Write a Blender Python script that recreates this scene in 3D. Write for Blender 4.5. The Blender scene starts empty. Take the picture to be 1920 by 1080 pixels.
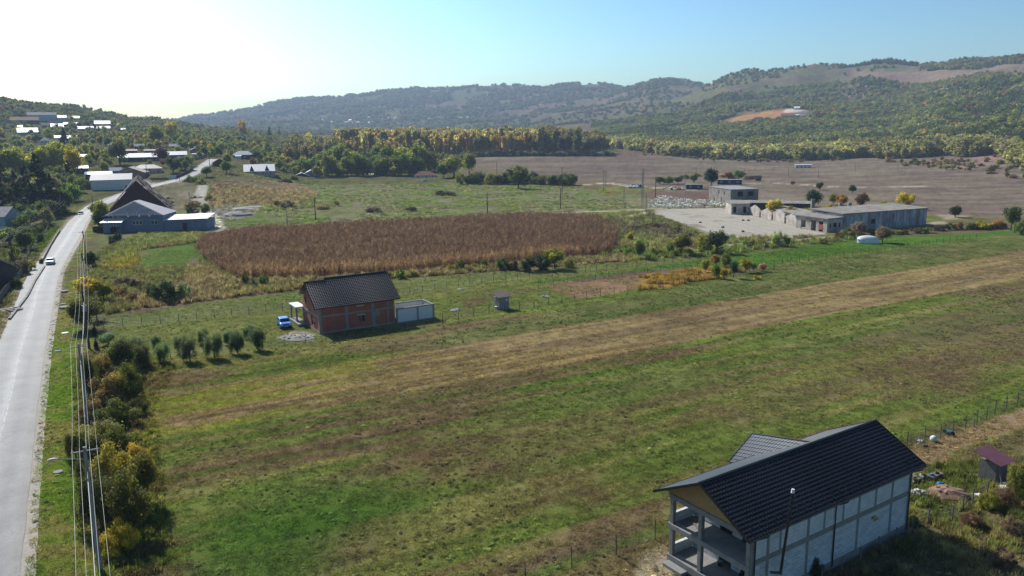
import bpy, math, random
import numpy as np
from mathutils import Vector, Matrix
random.seed(7); RS=np.random.RandomState(11)
scene=bpy.context.scene
# ---------------------------------------------------------------- camera
F=1450.; PIT=math.atan(290/1450.); ROLL=math.radians(.8); CH=30.
_f=np.array([0,math.cos(PIT),-math.sin(PIT)]); _r0=np.array([1.,0,0]); _u0=np.array([0,math.sin(PIT),math.cos(PIT)])
_r=math.cos(ROLL)*_r0-math.sin(ROLL)*_u0; _u=math.cos(ROLL)*_u0+math.sin(ROLL)*_r0
camd=bpy.data.cameras.new('camera'); cam=bpy.data.objects.new('camera',camd); scene.collection.objects.link(cam)
camd.sensor_width=36; camd.lens=F/1920*36; camd.clip_start=.5; camd.clip_end=20000
M=Matrix.Identity(4)
for i in range(3): M[i][0]=_r[i]; M[i][1]=_u[i]; M[i][2]=-_f[i]
M[0][3]=0; M[1][3]=0; M[2][3]=CH
cam.matrix_world=M; scene.camera=cam
# ---------------------------------------------------------------- light
SUN_AZ=math.radians(-38); SUN_EL=math.radians(37)     # azimuth from +Y, clockwise positive
w=bpy.data.worlds.new('World'); scene.world=w; w.use_nodes=True
nt=w.node_tree; bg=nt.nodes['Background']; sky=nt.nodes.new('ShaderNodeTexSky'); sky.sky_type='NISHITA'
sky.sun_disc=False; sky.sun_elevation=SUN_EL; sky.sun_rotation=SUN_AZ; sky.altitude=150; sky.air_density=1.0; sky.dust_density=1.3; sky.ozone_density=1.5
ga=nt.nodes.new('ShaderNodeGamma'); ga.inputs[1].default_value=1.7
def _vm(a,v):
    n=nt.nodes.new('ShaderNodeVectorMath'); n.operation='MULTIPLY'; n.inputs[1].default_value=v; nt.links.new(a,n.inputs[0]); return n.outputs[0]
nt.links.new(_vm(sky.outputs[0],(.117,.136,.140)),ga.inputs[0]); nt.links.new(_vm(ga.outputs[0],(10,10,10)),bg.inputs[0]); bg.inputs[1].default_value=.085
sd=bpy.data.lights.new('sun','SUN'); sd.energy=4.9; sd.angle=math.radians(.5); sd.color=(1,.965,.90)
so=bpy.data.objects.new('sun',sd); scene.collection.objects.link(so)
dv=Vector((math.sin(SUN_AZ)*math.cos(SUN_EL),math.cos(SUN_AZ)*math.cos(SUN_EL),math.sin(SUN_EL)))
so.rotation_euler=dv.to_track_quat('Z','Y').to_euler()
vs=scene.view_settings; vs.view_transform='Standard'; vs.look='None'; vs.gamma=1; vs.use_curve_mapping=False; vs.exposure=0.42
HAZE=.00014
# ---------------------------------------------------------------- noise helpers (numpy)
def _hash(ix,iy,s):
    n=(ix.astype(np.int64)*374761393+iy.astype(np.int64)*668265263+s*1442695041)&0x7fffffff
    n=((n^(n>>13))*1274126177)&0x7fffffff; n=n^(n>>16)
    return (n&0xffff)/65535.
def vn(x,y,s=0):
    x=np.asarray(x,float); y=np.asarray(y,float); ix=np.floor(x); iy=np.floor(y); fx=x-ix; fy=y-iy
    fx=fx*fx*(3-2*fx); fy=fy*fy*(3-2*fy)
    a=_hash(ix,iy,s); b=_hash(ix+1,iy,s); c=_hash(ix,iy+1,s); d=_hash(ix+1,iy+1,s)
    return (a*(1-fx)+b*fx)*(1-fy)+(c*(1-fx)+d*fx)*fy
def fbm(x,y,s=0,o=4):
    t=0;a=.5;n=0
    for k in range(o): t=t+a*vn(x*2**k+k*17.3,y*2**k-k*9.1,s+k); n+=a; a*=.5
    return t/n
def sst(a,b,x): t=np.clip((x-a)/(b-a),0,1); return t*t*(3-2*t)
# ---------------------------------------------------------------- terrain height
TAB={ # column : [(distance, ground height)]
 -700:[(200,0),(400,8),(700,35),(1100,90),(1500,110),(1900,60),(6000,0)],
 -200:[(250,0),(400,6),(600,20),(900,45),(1350,104),(1800,60),(6000,0)],
    0:[(280,0),(400,4),(600,18),(900,42),(1300,92),(1700,60),(6000,0)],
  150:[(300,0),(400,5),(600,20),(900,38),(1350,80),(1800,50),(5200,60),(6500,0)],
  300:[(350,0),(420,6),(520,14),(800,28),(1200,44),(1500,64),(2000,40),(4600,120),(5200,130),(7000,0)],
  420:[(350,0),(430,6),(520,13),(800,22),(1200,33),(1500,42),(2200,35),(3600,80),(5000,172),(7000,20)],
  600:[(480,0),(600,4),(900,12),(1500,22),(2800,45),(3500,92),(5000,256),(7000,60)],
  800:[(490,0),(790,7),(1500,14),(2600,40),(3400,100),(4700,288),(7000,80)],
  950:[(500,0),(790,8),(1500,14),(2500,48),(3300,110),(4500,292),(7000,90)],
 1100:[(520,0),(830,8),(1300,18),(2200,60),(3000,120),(4000,262),(6500,80)],
 1250:[(520,0),(800,5),(1100,15),(1700,50),(2500,120),(3300,248),(5500,80)],
 1400:[(500,0),(740,2),(1000,11),(1300,38),(1500,57),(1800,98),(2400,203),(4500,80)],
 1520:[(500,0),(720,2),(1000,16),(1300,46),(1650,95),(2200,196),(4200,80)],
 1650:[(450,0),(700,4),(1000,20),(1300,50),(1600,100),(2000,184),(4000,80)],
 1800:[(420,0),(600,5),(900,30),(1200,68),(1500,115),(1850,180),(3800,80)],
 1920:[(400,0),(500,4),(700,20),(1000,60),(1300,102),(1700,176),(3500,90)],
 2600:[(350,0),(500,12),(700,35),(1000,85),(1300,130),(1700,190),(3500,100)]}
_LY=np.linspace(math.log(200),math.log(8000),140); _UC=np.array(sorted(TAB))
_Z=np.array([np.interp(_LY,[math.log(a) for a,b in TAB[c]],[b for a,b in TAB[c]]) for c in _UC])
def H(x,y):
    x=np.asarray(x,float); y=np.asarray(y,float); yy=np.maximum(y,200.)
    u=np.clip(960+F*x/np.maximum(y,60.),_UC[0],_UC[-1]-1e-3); l=np.clip(np.log(yy),_LY[0],_LY[-1]-1e-6)
    ui=np.clip(np.searchsorted(_UC,u,side='right')-1,0,len(_UC)-2); fu=(u-_UC[ui])/(_UC[ui+1]-_UC[ui]); fu=fu*fu*(3-2*fu)*.6+fu*.4
    lf=(l-_LY[0])/(_LY[1]-_LY[0]); li=np.clip(lf.astype(int),0,len(_LY)-2); fl=lf-li
    z=(_Z[ui,li]*(1-fl)+_Z[ui,li+1]*fl)*(1-fu)+(_Z[ui+1,li]*(1-fl)+_Z[ui+1,li+1]*fl)*fu
    g=1-np.abs(2*fbm(x/330.,y/420.,5,4)-1)*1.6
    z=z+sst(8,90,z)*(g-.55)*26*sst(600,1500,y)+sst(3,30,z)*(fbm(x/60.,y/60.,9,3)-.5)*4
    return z
def ray(u,v): return (u-960)/F*_r-(v-540)/F*_u+_f
def gp(u,v,z=0.):
    d=ray(u,v); t=(z-CH)/d[2]; return (t*d[0],t*d[1])
def at(u,v):
    d=ray(u,v); ts=np.exp(np.linspace(math.log(35),math.log(7000),1500)); P=np.outer(ts,d); P[:,2]+=CH
    h=H(P[:,0],P[:,1]); k=np.argmax(P[:,2]<=h)
    if P[k,2]>h[k]: k=len(ts)-1
    return (float(P[k,0]),float(P[k,1]),float(h[k]))
def pxm(y): return F/max(y,1.)     # photo pixels per metre at depth y
# ---------------------------------------------------------------- materials
def newmat(n):
    m=bpy.data.materials.new(n); m.use_nodes=True; nt=m.node_tree; return m,nt,nt.nodes['Principled BSDF']
def N(nt,t,**k):
    n=nt.nodes.new(t)
    for a,b in k.items(): setattr(n,a,b)
    return n
def mixc(nt,fac,a,b,mode='MIX'):
    n=N(nt,'ShaderNodeMix',data_type='RGBA',blend_type=mode)
    for s,v in ((0,fac),(6,a),(7,b)):
        if hasattr(v,'links') or isinstance(v,bpy.types.NodeSocket): nt.links.new(v,n.inputs[s])
        else: n.inputs[s].default_value=v if s==0 else (*v[:3],1)
    return n.outputs[2]
def noise(nt,co,scale,det=4,rough=.6,vec=None):
    n=N(nt,'ShaderNodeTexNoise'); n.inputs['Scale'].default_value=scale; n.inputs['Detail'].default_value=det; n.inputs['Roughness'].default_value=rough
    if vec:
        mp=N(nt,'ShaderNodeMapping'); mp.inputs['Scale'].default_value=vec; nt.links.new(co,mp.inputs[0]); co=mp.outputs[0]
    nt.links.new(co,n.inputs['Vector']); return n.outputs['Fac']
def ramp(nt,fac,*st):
    n=N(nt,'ShaderNodeValToRGB'); e=n.color_ramp.elements
    while len(e)<len(st): e.new(.5)
    for i,(p,c) in enumerate(st): e[i].position=p; e[i].color=(*c[:3],1) if hasattr(c,'__len__') else (c,c,c,1)
    nt.links.new(fac,n.inputs[0]); return n.outputs[0]
def mat(n,c,c2=None,scale=3.,rough=.8,metal=0.,bump=.2,spec=.3,vec=None,fine=25.,rnd=None):
    m,nt,b=newmat(n); tc=N(nt,'ShaderNodeTexCoord').outputs['Object']
    c2=c2 or tuple(v*.65 for v in c)
    f1=noise(nt,tc,scale,5,.65,vec); f2=noise(nt,tc,fine,3,.6,vec)
    col=mixc(nt,ramp(nt,f1,(.3,0.),(.7,1.)),c,c2); col=mixc(nt,.35,col,ramp(nt,f2,(.3,.35),(.7,1.)),'MULTIPLY')
    if rnd: oi=N(nt,'ShaderNodeObjectInfo'); col=mixc(nt,1.,col,ramp(nt,oi.outputs['Random'],(0.,rnd[0]),(1.,rnd[1])),'MULTIPLY')
    nt.links.new(col,b.inputs['Base Color']); b.inputs['Roughness'].default_value=rough; b.inputs['Metallic'].default_value=metal
    b.inputs['Specular IOR Level'].default_value=spec
    if bump:
        bp=N(nt,'ShaderNodeBump'); bp.inputs['Strength'].default_value=bump; bp.inputs['Distance'].default_value=.03; nt.links.new(f2,bp.inputs['Height']); nt.links.new(bp.outputs[0],b.inputs['Normal'])
    return m
MT={}
def mk(n,*a,**k): MT[n]=mat(n,*a,**k); return MT[n]
mk('concrete',(.30,.29,.27),(.20,.195,.185),2.,.9); mk('old_concrete',(.34,.31,.27),(.15,.135,.12),.45,.95,fine=3.)
mk('aac_block',(.76,.78,.80),(.55,.55,.55),1.1,.9,rnd=(.80,1.06)); mk('old_plaster',(.60,.56,.50),(.27,.21,.18),.5,.95,fine=3.)
mk('stained_plaster',(.58,.60,.62),(.16,.10,.10),.5,.95,fine=2.2,vec=(1,1,.35))
mk('black_tile',(.012,.014,.021),(.008,.009,.014),1.,.34,0.,.05,.38); mk('black_metal',(.014,.014,.016),None,4,.35,.0,.0,.5)
mk('wood_gable',(.46,.29,.12),(.34,.20,.08),3,.8); mk('timber',(.22,.17,.12),(.12,.09,.06),5,.9); mk('grey_wood',(.20,.19,.18),(.12,.11,.10),4,.9)
mk('white_paint',(.72,.72,.70),(.60,.60,.58),2.,.7); mk('glare_white_metal',(.86,.85,.83),(.68,.66,.62),1.,.38,.0,.05,.5)  # white sheet metal: roof glare from sun and sky put into the base colour
mk('grey_metal',(.38,.38,.40),(.24,.22,.22),.8,.5,.0,.1,.5); mk('asbestos',(.34,.34,.35),(.20,.19,.19),.7,.85)
mk('blue_wall',(.20,.26,.34),(.14,.18,.24),.8,.85); mk('teal_wall',(.35,.50,.52),(.25,.36,.38),.8,.85); mk('dark_wall',(.07,.065,.07),None,1,.9)
mk('navy_wall',(.03,.05,.10),(.02,.03,.06),1,.8); mk('brown_wall',(.30,.19,.13),(.20,.12,.09),1,.9); mk('cream_wall',(.55,.48,.38),(.42,.36,.3),1,.9)
mk('pink_wall',(.60,.42,.36),None,1,.9); mk('maroon_roof',(.095,.018,.024),(.045,.012,.016),.8,.8); mk('weathered_roof',(.17,.10,.09),(.07,.035,.035),.5,.9,vec=(1,1,4))
mk('red_roof',(.33,.13,.09),(.22,.08,.06),.6,.85); mk('orange_roof',(.50,.26,.14),(.38,.18,.1),.6,.8); mk('tan_roof',(.42,.34,.27),(.3,.24,.2),.8,.8)
mk('purple_roof',(.20,.085,.115),(.15,.06,.085),2,.5,0,.1,.4); mk('brown_roof',(.13,.085,.075),(.09,.06,.05),1,.7)
mk('pole_wood',(.10,.085,.07),(.06,.05,.045),3,.9,vec=(1,1,.1)); mk('pole_concrete',(.35,.34,.32),(.25,.24,.23),2,.9); mk('wire',(.16,.16,.17),None,1,.5,0,0,.4)
mk('post_metal',(.09,.085,.08),None,3,.8); mk('rubble',(.40,.38,.35),(.22,.2,.18),3,.95); mk('red_door',(.10,.015,.012),None,2,.6)
mk('opening_shade',(.012,.011,.010),None,2,.9,bump=0); mk('wool',(.88,.82,.70),(.75,.68,.55),2,.95); mk('tarp',(.78,.80,.84),(.6,.64,.7),1,.45)  # openings are near-black panels, the shade inside put into the colour
mk('blue_plastic',(.03,.22,.45),None,3,.5); mk('black_plastic',(.02,.02,.022),None,3,.5); mk('ceramic',(.3,.32,.34),None,3,.3); mk('red_sign',(.20,.02,.02),None,2,.6)
mk('cloth_dark',(.03,.03,.04),None,4,.9); mk('skin',(.4,.25,.18),None,3,.6,bump=0); mk('tyre',(.02,.02,.02),None,3,.9); mk('vine_brown',(.2,.1,.05),None,1,.9)
def glass():
    m,nt,b=newmat('window_glass'); b.inputs['Base Color'].default_value=(.02,.025,.03,1); b.inputs['Roughness'].default_value=.08; b.inputs['Specular IOR Level'].default_value=.7; return m
MT['glass']=glass()
def paint(n,c):
    m,nt,b=newmat(n); b.inputs['Base Color'].default_value=(*c,1); b.inputs['Roughness'].default_value=.3; b.inputs['Coat Weight'].default_value=.25; b.inputs['Metallic'].default_value=.0; MT[n]=m
paint('car_white',(.75,.75,.75)); paint('car_blue',(.005,.17,.60)); paint('car_silver',(.42,.43,.45)); paint('car_navy',(.03,.06,.14)); paint('car_pale',(.4,.5,.6))
def brick():
    m,nt,b=newmat('hollow_brick'); tc=N(nt,'ShaderNodeTexCoord').outputs['Object']; mp=N(nt,'ShaderNodeMapping'); mp.inputs['Rotation'].default_value=(math.pi/2,0,0); nt.links.new(tc,mp.inputs[0])
    s=N(nt,'ShaderNodeSeparateXYZ'); nt.links.new(tc,s.inputs[0]); ad=N(nt,'ShaderNodeMath',operation='ADD'); nt.links.new(s.outputs[0],ad.inputs[0]); nt.links.new(s.outputs[1],ad.inputs[1])
    cb=N(nt,'ShaderNodeCombineXYZ'); nt.links.new(ad.outputs[0],cb.inputs[0]); nt.links.new(s.outputs[2],cb.inputs[1])
    t=N(nt,'ShaderNodeTexBrick'); t.inputs['Scale'].default_value=1; t.inputs['Brick Width'].default_value=.38; t.inputs['Row Height'].default_value=.2; t.inputs['Mortar Size'].default_value=.012
    t.inputs['Color1'].default_value=(.42,.095,.04,1); t.inputs['Color2'].default_value=(.30,.06,.03,1); t.inputs['Mortar'].default_value=(.3,.2,.16,1); nt.links.new(cb.outputs[0],t.inputs[0])
    f=noise(nt,tc,.9,4); c=mixc(nt,ramp(nt,f,(.4,0.),(.7,.55)),t.outputs[0],(.24,.06,.04)); nt.links.new(c,b.inputs['Base Color']); b.inputs['Roughness'].default_value=.9; MT['brick']=m
brick()
def foliage():
    m,nt,b=newmat('foliage'); at_=N(nt,'ShaderNodeAttribute',attribute_type='INSTANCER',attribute_name='tint'); lv=N(nt,'ShaderNodeAttribute',attribute_name='lv')
    oi=N(nt,'ShaderNodeObjectInfo'); r=ramp(nt,oi.outputs['Random'],(0.,.72),(1.,1.25))
    c=mixc(nt,1.,at_.outputs['Color'],lv.outputs['Color'],'MULTIPLY'); c=mixc(nt,1.,c,r,'MULTIPLY')
    nt.links.new(c,b.inputs['Base Color']); b.inputs['Roughness'].default_value=.65; b.inputs['Specular IOR Level'].default_value=.12
    tr=N(nt,'ShaderNodeBsdfTranslucent'); nt.links.new(mixc(nt,1.,c,(1.12,1.2,.8),'MULTIPLY'),tr.inputs[0]); mx=N(nt,'ShaderNodeMixShader'); mx.inputs[0].default_value=.52
    nt.links.new(b.outputs[0],mx.inputs[1]); nt.links.new(tr.outputs[0],mx.inputs[2]); nt.links.new(mx.outputs[0],nt.nodes['Material Output'].inputs[0]); return m
MT['foliage']=foliage(); mk('bark',(.12,.095,.07),(.07,.055,.045),3,.9,vec=(1,1,.2)); mk('pale_bark',(.33,.30,.26),(.18,.16,.14),3,.9)
# ---------------------------------------------------------------- mesh helpers
C=scene.collection
class MB:
    def __init__(s): s.v=[]; s.f=[]
    def box(s,x0,x1,y0,y1,z0,z1):
        n=len(s.v); s.v+=[(x,y,z) for z in (z0,z1) for y in (y0,y1) for x in (x0,x1)]
        s.f+=[(n,n+2,n+3,n+1),(n+4,n+5,n+7,n+6),(n,n+1,n+5,n+4),(n+2,n+6,n+7,n+3),(n,n+4,n+6,n+2),(n+1,n+3,n+7,n+5)]; return s
    def face(s,*p): n=len(s.v); s.v+=[tuple(q) for q in p]; s.f.append(tuple(range(n,n+len(p)))); return s
    def prism(s,pts,dvec):      # closed polygon extruded by dvec
        n=len(s.v); k=len(pts); d=Vector(dvec); s.v+=[tuple(p) for p in pts]+[tuple(Vector(p)+d) for p in pts]
        s.f.append(tuple(range(n+k-1,n-1,-1))); s.f.append(tuple(range(n+k,n+2*k)))
        for i in range(k): j=(i+1)%k; s.f.append((n+i,n+j,n+k+j,n+k+i))
        return s
    def tube(s,p0,p1,r0,r1=None,k=8,cap=True):
        r1=r0 if r1 is None else r1; p0=Vector(p0); p1=Vector(p1); a=(p1-p0).normalized(); t=a.orthogonal().normalized(); b=a.cross(t); n=len(s.v)
        for p,r in ((p0,r0),(p1,r1)): s.v+=[tuple(p+r*(math.cos(6.28318*i/k)*t+math.sin(6.28318*i/k)*b)) for i in range(k)]
        s.f+=[(n+i,n+(i+1)%k,n+k+(i+1)%k,n+k+i) for i in range(k)]
        if cap: s.f+=[tuple(range(n+k-1,n-1,-1)),tuple(range(n+k,n+2*k))]
        return s
    def ball(s,c,r,seg=8,rings=5,jit=0.):
        n=len(s.v); rx,ry,rz=(r,r,r) if not hasattr(r,'__len__') else r
        s.v.append((c[0],c[1],c[2]+rz))
        for i in range(1,rings):
            for j in range(seg):
                a=math.pi*i/rings; b=6.28318*j/seg; q=1+random.uniform(-jit,jit); s.v.append((c[0]+rx*q*math.sin(a)*math.cos(b),c[1]+ry*q*math.sin(a)*math.sin(b),c[2]+rz*q*math.cos(a)))
        s.v.append((c[0],c[1],c[2]-rz)); e=len(s.v)-1
        for j in range(seg):
            s.f.append((n,n+1+j,n+1+(j+1)%seg)); s.f.append((e,n+1+(rings-2)*seg+(j+1)%seg,n+1+(rings-2)*seg+j))
            for i in range(rings-2): o=n+1+i*seg; s.f.append((o+j,o+seg+j,o+seg+(j+1)%seg,o+(j+1)%seg))
        return s
    def mesh(s,name,m,smooth=False):
        me=bpy.data.meshes.new(name); me.from_pydata(s.v,[],s.f); me.materials.append(MT[m] if isinstance(m,str) else m); me.update()
        if smooth: me.shade_smooth()
        return me
    def build(s,name,m,parent=None,loc=None,smooth=False,bevel=0,**kw):
        o=bpy.data.objects.new(name,s.mesh(name,m,smooth)); C.objects.link(o)
        if parent: o.parent=parent
        if loc: o.location=loc
        if bevel: md=o.modifiers.new('bevel','BEVEL'); md.width=bevel; md.segments=2
        for a,b in kw.items(): o[a]=b
        return o
def fastmesh(name,V,Fq,k,m,attrs=None,smooth=False):
    me=bpy.data.meshes.new(name); nf=len(Fq); me.vertices.add(len(V)); me.vertices.foreach_set('co',np.asarray(V,np.float32).ravel())
    me.loops.add(nf*k); me.loops.foreach_set('vertex_index',np.asarray(Fq,np.int32).ravel()); me.polygons.add(nf)
    me.polygons.foreach_set('loop_start',np.arange(nf,dtype=np.int32)*k)
    me.update(calc_edges=True)
    if smooth: me.polygons.foreach_set('use_smooth',np.ones(nf,bool))
    if m: me.materials.append(MT[m] if isinstance(m,str) else m)
    for nme,arr in (attrs or {}).items():
        a=me.attributes.new(nme,'FLOAT_COLOR','POINT'); a.data.foreach_set('color',np.concatenate([arr,np.ones((len(arr),1))],1).astype(np.float32).ravel())
    return me
def link(name,me,parent=None,loc=None,rz=0,sc=None,**kw):
    o=bpy.data.objects.new(name,me); C.objects.link(o)
    if parent: o.parent=parent
    if loc is not None: o.location=loc
    if rz: o.rotation_euler=(0,0,rz)
    if sc is not None: o.scale=sc
    for a,b in kw.items(): o[a]=b
    return o
def thing(name,label,cat,loc=(0,0,0),rz=0,group=None,sc=None):
    o=link(name,None,None,loc,rz,sc); o.empty_display_size=.3; o['label']=label; o['category']=cat
    if group: o['group']=group
    return o
def tag(o,label,cat,group=None):
    o['label']=label; o['category']=cat
    if group: o['group']=group
    return o
# ---------------------------------------------------------------- ground colours by field
def W(px): return np.array([gp(u,v) for u,v in px])
def sdist(P,x,y):
    n=len(P); d=np.full(x.shape,1e9); ins=np.zeros(x.shape,bool)
    for i in range(n):
        ax,ay=P[i]; bx,by=P[(i+1)%n]; ex,ey=bx-ax,by-ay; t=np.clip(((x-ax)*ex+(y-ay)*ey)/(ex*ex+ey*ey+1e-9),0,1)
        d=np.minimum(d,np.hypot(x-ax-t*ex,y-ay-t*ey))
        c=((ay>y)!=(by>y)); xx=ax+(y-ay)*ex/(ey if abs(ey)>1e-9 else 1e-9); ins^=c&(x<xx)
    return np.where(ins,d,-d)
def pdist(P,x,y):
    d=np.full(x.shape,1e9)
    for i in range(len(P)-1):
        ax,ay=P[i]; bx,by=P[i+1]; ex,ey=bx-ax,by-ay; t=np.clip(((x-ax)*ex+(y-ay)*ey)/(ex*ex+ey*ey+1e-9),0,1); d=np.minimum(d,np.hypot(x-ax-t*ex,y-ay-t*ey))
    return d
RE=[(20,-48),(-7,0),(-34.8,49.4),(-47.7,72.1),(-65.7,104.4),(-88.1,145.8),(-104.5,176.2),(-133.5,237.5),(-161.4,295)]   # right edge of the road
def offs(P,d):
    P=np.array(P,float); T=np.gradient(P,axis=0); T/=np.linalg.norm(T,axis=1)[:,None]; return P+d*np.stack([T[:,1],-T[:,0]],1)
ROADC=[tuple(p) for p in offs(RE,-3.15)]
for u,v in ((166,396),(178,386),(196,378),(222,369),(255,357),(292,347),(325,341),(352,332),(372,320),(386,309),(400,298)):
    ROADC.append(at(u,v)[:2])
SIDE=[at(292,347)[:2],at(262,342)[:2],at(240,338)[:2]]
TRACK=[gp(*p) for p in ((382,366),(374,380),(380,395),(398,408),(410,432))]
PATH=[gp(*p) for p in ((402,434),(560,424),(700,417),(860,409),(1000,402),(1100,397),(1180,394),(1230,391),(1300,388),(1372,388))]
PATH2=[gp(*p) for p in ((1100,346),(1140,343),(1180,349),(1215,352),(1270,352),(1300,356))]
PATH3=[gp(*p) for p in ((1240,398),(1200,404),(1165,412))]
PATH4=[gp(*p) for p in ((1335,462),(1430,455),(1520,448),(1600,441))]
PATH5=[gp(*p) for p in ((1395,345),(1440,342),(1500,346),(1560,350),(1640,352),(1760,348))]
_sv=np.array(gp(1900,521))-np.array(gp(165,847)); SD=_sv/np.linalg.norm(_sv); SN=np.array([-SD[1],SD[0]])
MAIZE=W([(372,470),(380,450),(420,441),(480,434),(700,421),(1000,407),(1120,411),(1150,430),(1155,455),(1135,478),(1050,480),(940,492),(760,507),(600,518),(450,522),(410,505),(385,485)])
YARD=W([(1222,394),(1300,391),(1370,391),(1403,402),(1497,425),(1552,437),(1500,444),(1440,447),(1380,446),(1330,441),(1290,424),(1250,408)])
REG=[ # polygon(px), colour a, colour b, softness m, wobble m
 ([(-900,1080),(-60,1080),(-60,760),(0,620),(45,540),(80,478),(118,424),(150,385),(0,370),(-900,370)],(.13,.115,.08),(.10,.115,.045),1,3),
 ([(60,500),(80,470),(100,450),(120,430),(95,425),(75,450)],(.11,.16,.03),(.10,.14,.03),.5,.5),
 ([(140,520),(180,436),(380,436),(380,560),(200,600),(150,640)],(.15,.125,.075),(.11,.115,.05),2,3),
 ([(270,470),(370,455),(378,490),(368,500),(270,503),(255,490)],(.085,.15,.03),(.09,.13,.03),1.5,2),
 ([(195,485),(262,465),(262,500),(215,510)],(.26,.19,.04),(.15,.15,.05),1.5,3),
 ([(180,440),(380,437),(378,452),(190,465)],(.12,.16,.06),(.16,.15,.08),1.5,2),
 ([(380,436),(380,350),(600,342),(860,346),(1100,352),(1190,392),(1000,403),(700,418)],(.125,.165,.045),(.17,.155,.10),2,3),
 ([(385,395),(400,356),(560,350),(592,358),(590,372),(540,388),(460,388)],(.24,.17,.125),(.17,.14,.09),1.5,3),
 ([(398,412),(402,390),(450,385),(492,388),(486,398),(440,412)],(.24,.22,.21),(.18,.16,.15),.7,1.5),
 ([(300,412),(300,350),(380,355),(380,412)],(.17,.16,.09),(.22,.19,.14),1,3),
 ([(300,408),(302,398),(345,397),(345,406)],(.14,.20,.04),(.14,.18,.05),.4,.5),
 ([(1148,406),(1215,398),(1260,412),(1300,440),(1270,452),(1170,460),(1150,440)],(.13,.10,.085),(.12,.125,.06),1.5,3),
 ([(1150,450),(1300,442),(1440,449),(1600,442),(1640,446),(1400,468),(1200,488),(1140,486)],(.20,.165,.09),(.12,.15,.05),1.5,2.5),
 ([(1180,362),(1330,356),(1330,374),(1230,376)],(.16,.095,.075),(.13,.10,.08),1.5,3),
 ([(1060,394),(1180,360),(1215,372),(1330,378),(1330,388),(1170,393)],(.13,.16,.06),(.20,.17,.11),1.5,3),
 ([(1280,352),(1400,345),(1520,350),(1600,380),(1480,392),(1390,380),(1330,356)],(.23,.18,.14),(.15,.14,.10),2,4),
 ([(1388,352),(1420,354),(1422,376),(1390,380)],(.22,.08,.06),(.18,.09,.06),1,1.5),
 ([(1430,340),(1500,338),(1520,345),(1440,348)],(.13,.17,.06),(.16,.15,.08),1.5,2),
 ([(1590,424),(1738,418),(1830,404),(1770,390),(1740,392),(1780,420),(1690,428)],(.36,.30,.23),(.28,.24,.18),1,1.5),
 ([(190,640),(200,598),(330,578),(440,560),(740,525),(1050,503),(1180,490),(1400,462),(1560,448),(1640,440),(1640,455),(1340,487),(1180,500),(1000,523),(745,553),(560,580),(210,615)],(.125,.165,.042),(.14,.15,.055),.6,.6),
 ([(360,480),(400,502),(440,525),(600,520),(760,510),(940,494),(1050,484),(1160,480),(1180,490),(1050,502),(740,524),(440,560),(340,574),(250,584),(230,560),(330,540)],(.20,.15,.105),(.15,.13,.07),.5,1.2),
 ([(185,655),(210,615),(560,580),(745,553),(1000,523),(1330,487),(1340,500),(1180,535),(1080,560),(830,603),(600,642),(270,680)],(.13,.16,.04),(.14,.145,.045),.5,.6),
 ([(880,578),(860,565),(935,548),(1000,540),(1075,552),(1000,545),(930,560)],(.15,.115,.06),(.12,.12,.04),.6,.8),
 ([(1020,530),(1180,515),(1290,505),(1290,520),(1180,545),(1085,560),(1040,548)],(.19,.145,.07),(.22,.15,.09),.6,.8),
 ([(1070,525),(1180,509),(1300,496),(1325,499),(1180,518),(1080,530)],(.16,.11,.09),(.14,.10,.07),.5,.6),
 ([(1200,520),(1310,504),(1390,505),(1340,524),(1200,546)],(.33,.20,.05),(.26,.17,.06),.5,1),
 ([(1000,528),(1180,507),(1340,486),(1560,456),(1620,445),(1800,440),(1900,430),(1925,436),(1825,447),(1480,490),(1432,505),(1400,502),(1330,497),(1180,511),(1000,534)],(.075,.150,.022),(.07,.13,.022),.5,.5),
 ([(1590,430),(1700,428),(1900,405),(1960,400),(1960,430),(1820,437),(1640,445)],(.14,.125,.065),(.12,.10,.06),1,2),
 ([(520,632),(560,620),(590,626),(588,640),(545,640)],(.36,.31,.26),(.26,.22,.18),.4,.7),
 ([(1690,862),(1725,838),(1800,808),(1930,762),(1930,800),(1800,842),(1760,870)],(.30,.215,.135),(.22,.16,.09),.3,.6),
 ([(1780,868),(1800,845),(1930,800),(1930,850),(1850,860)],(.17,.11,.07),(.13,.11,.05),.3,.6),
 ([(1700,935),(1730,870),(1820,860),(1930,850),(1930,1100),(1700,1100),(1600,1060)],(.11,.125,.035),(.19,.15,.08),.5,1),
 ([(1195,1100),(1205,1040),(1245,1020),(1275,1060),(1285,1100)],(.34,.28,.20),(.2,.17,.08),.4,.6),
]
STRIP=W([(152,763),(1920,470),(1935,520),(165,847)])
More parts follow.
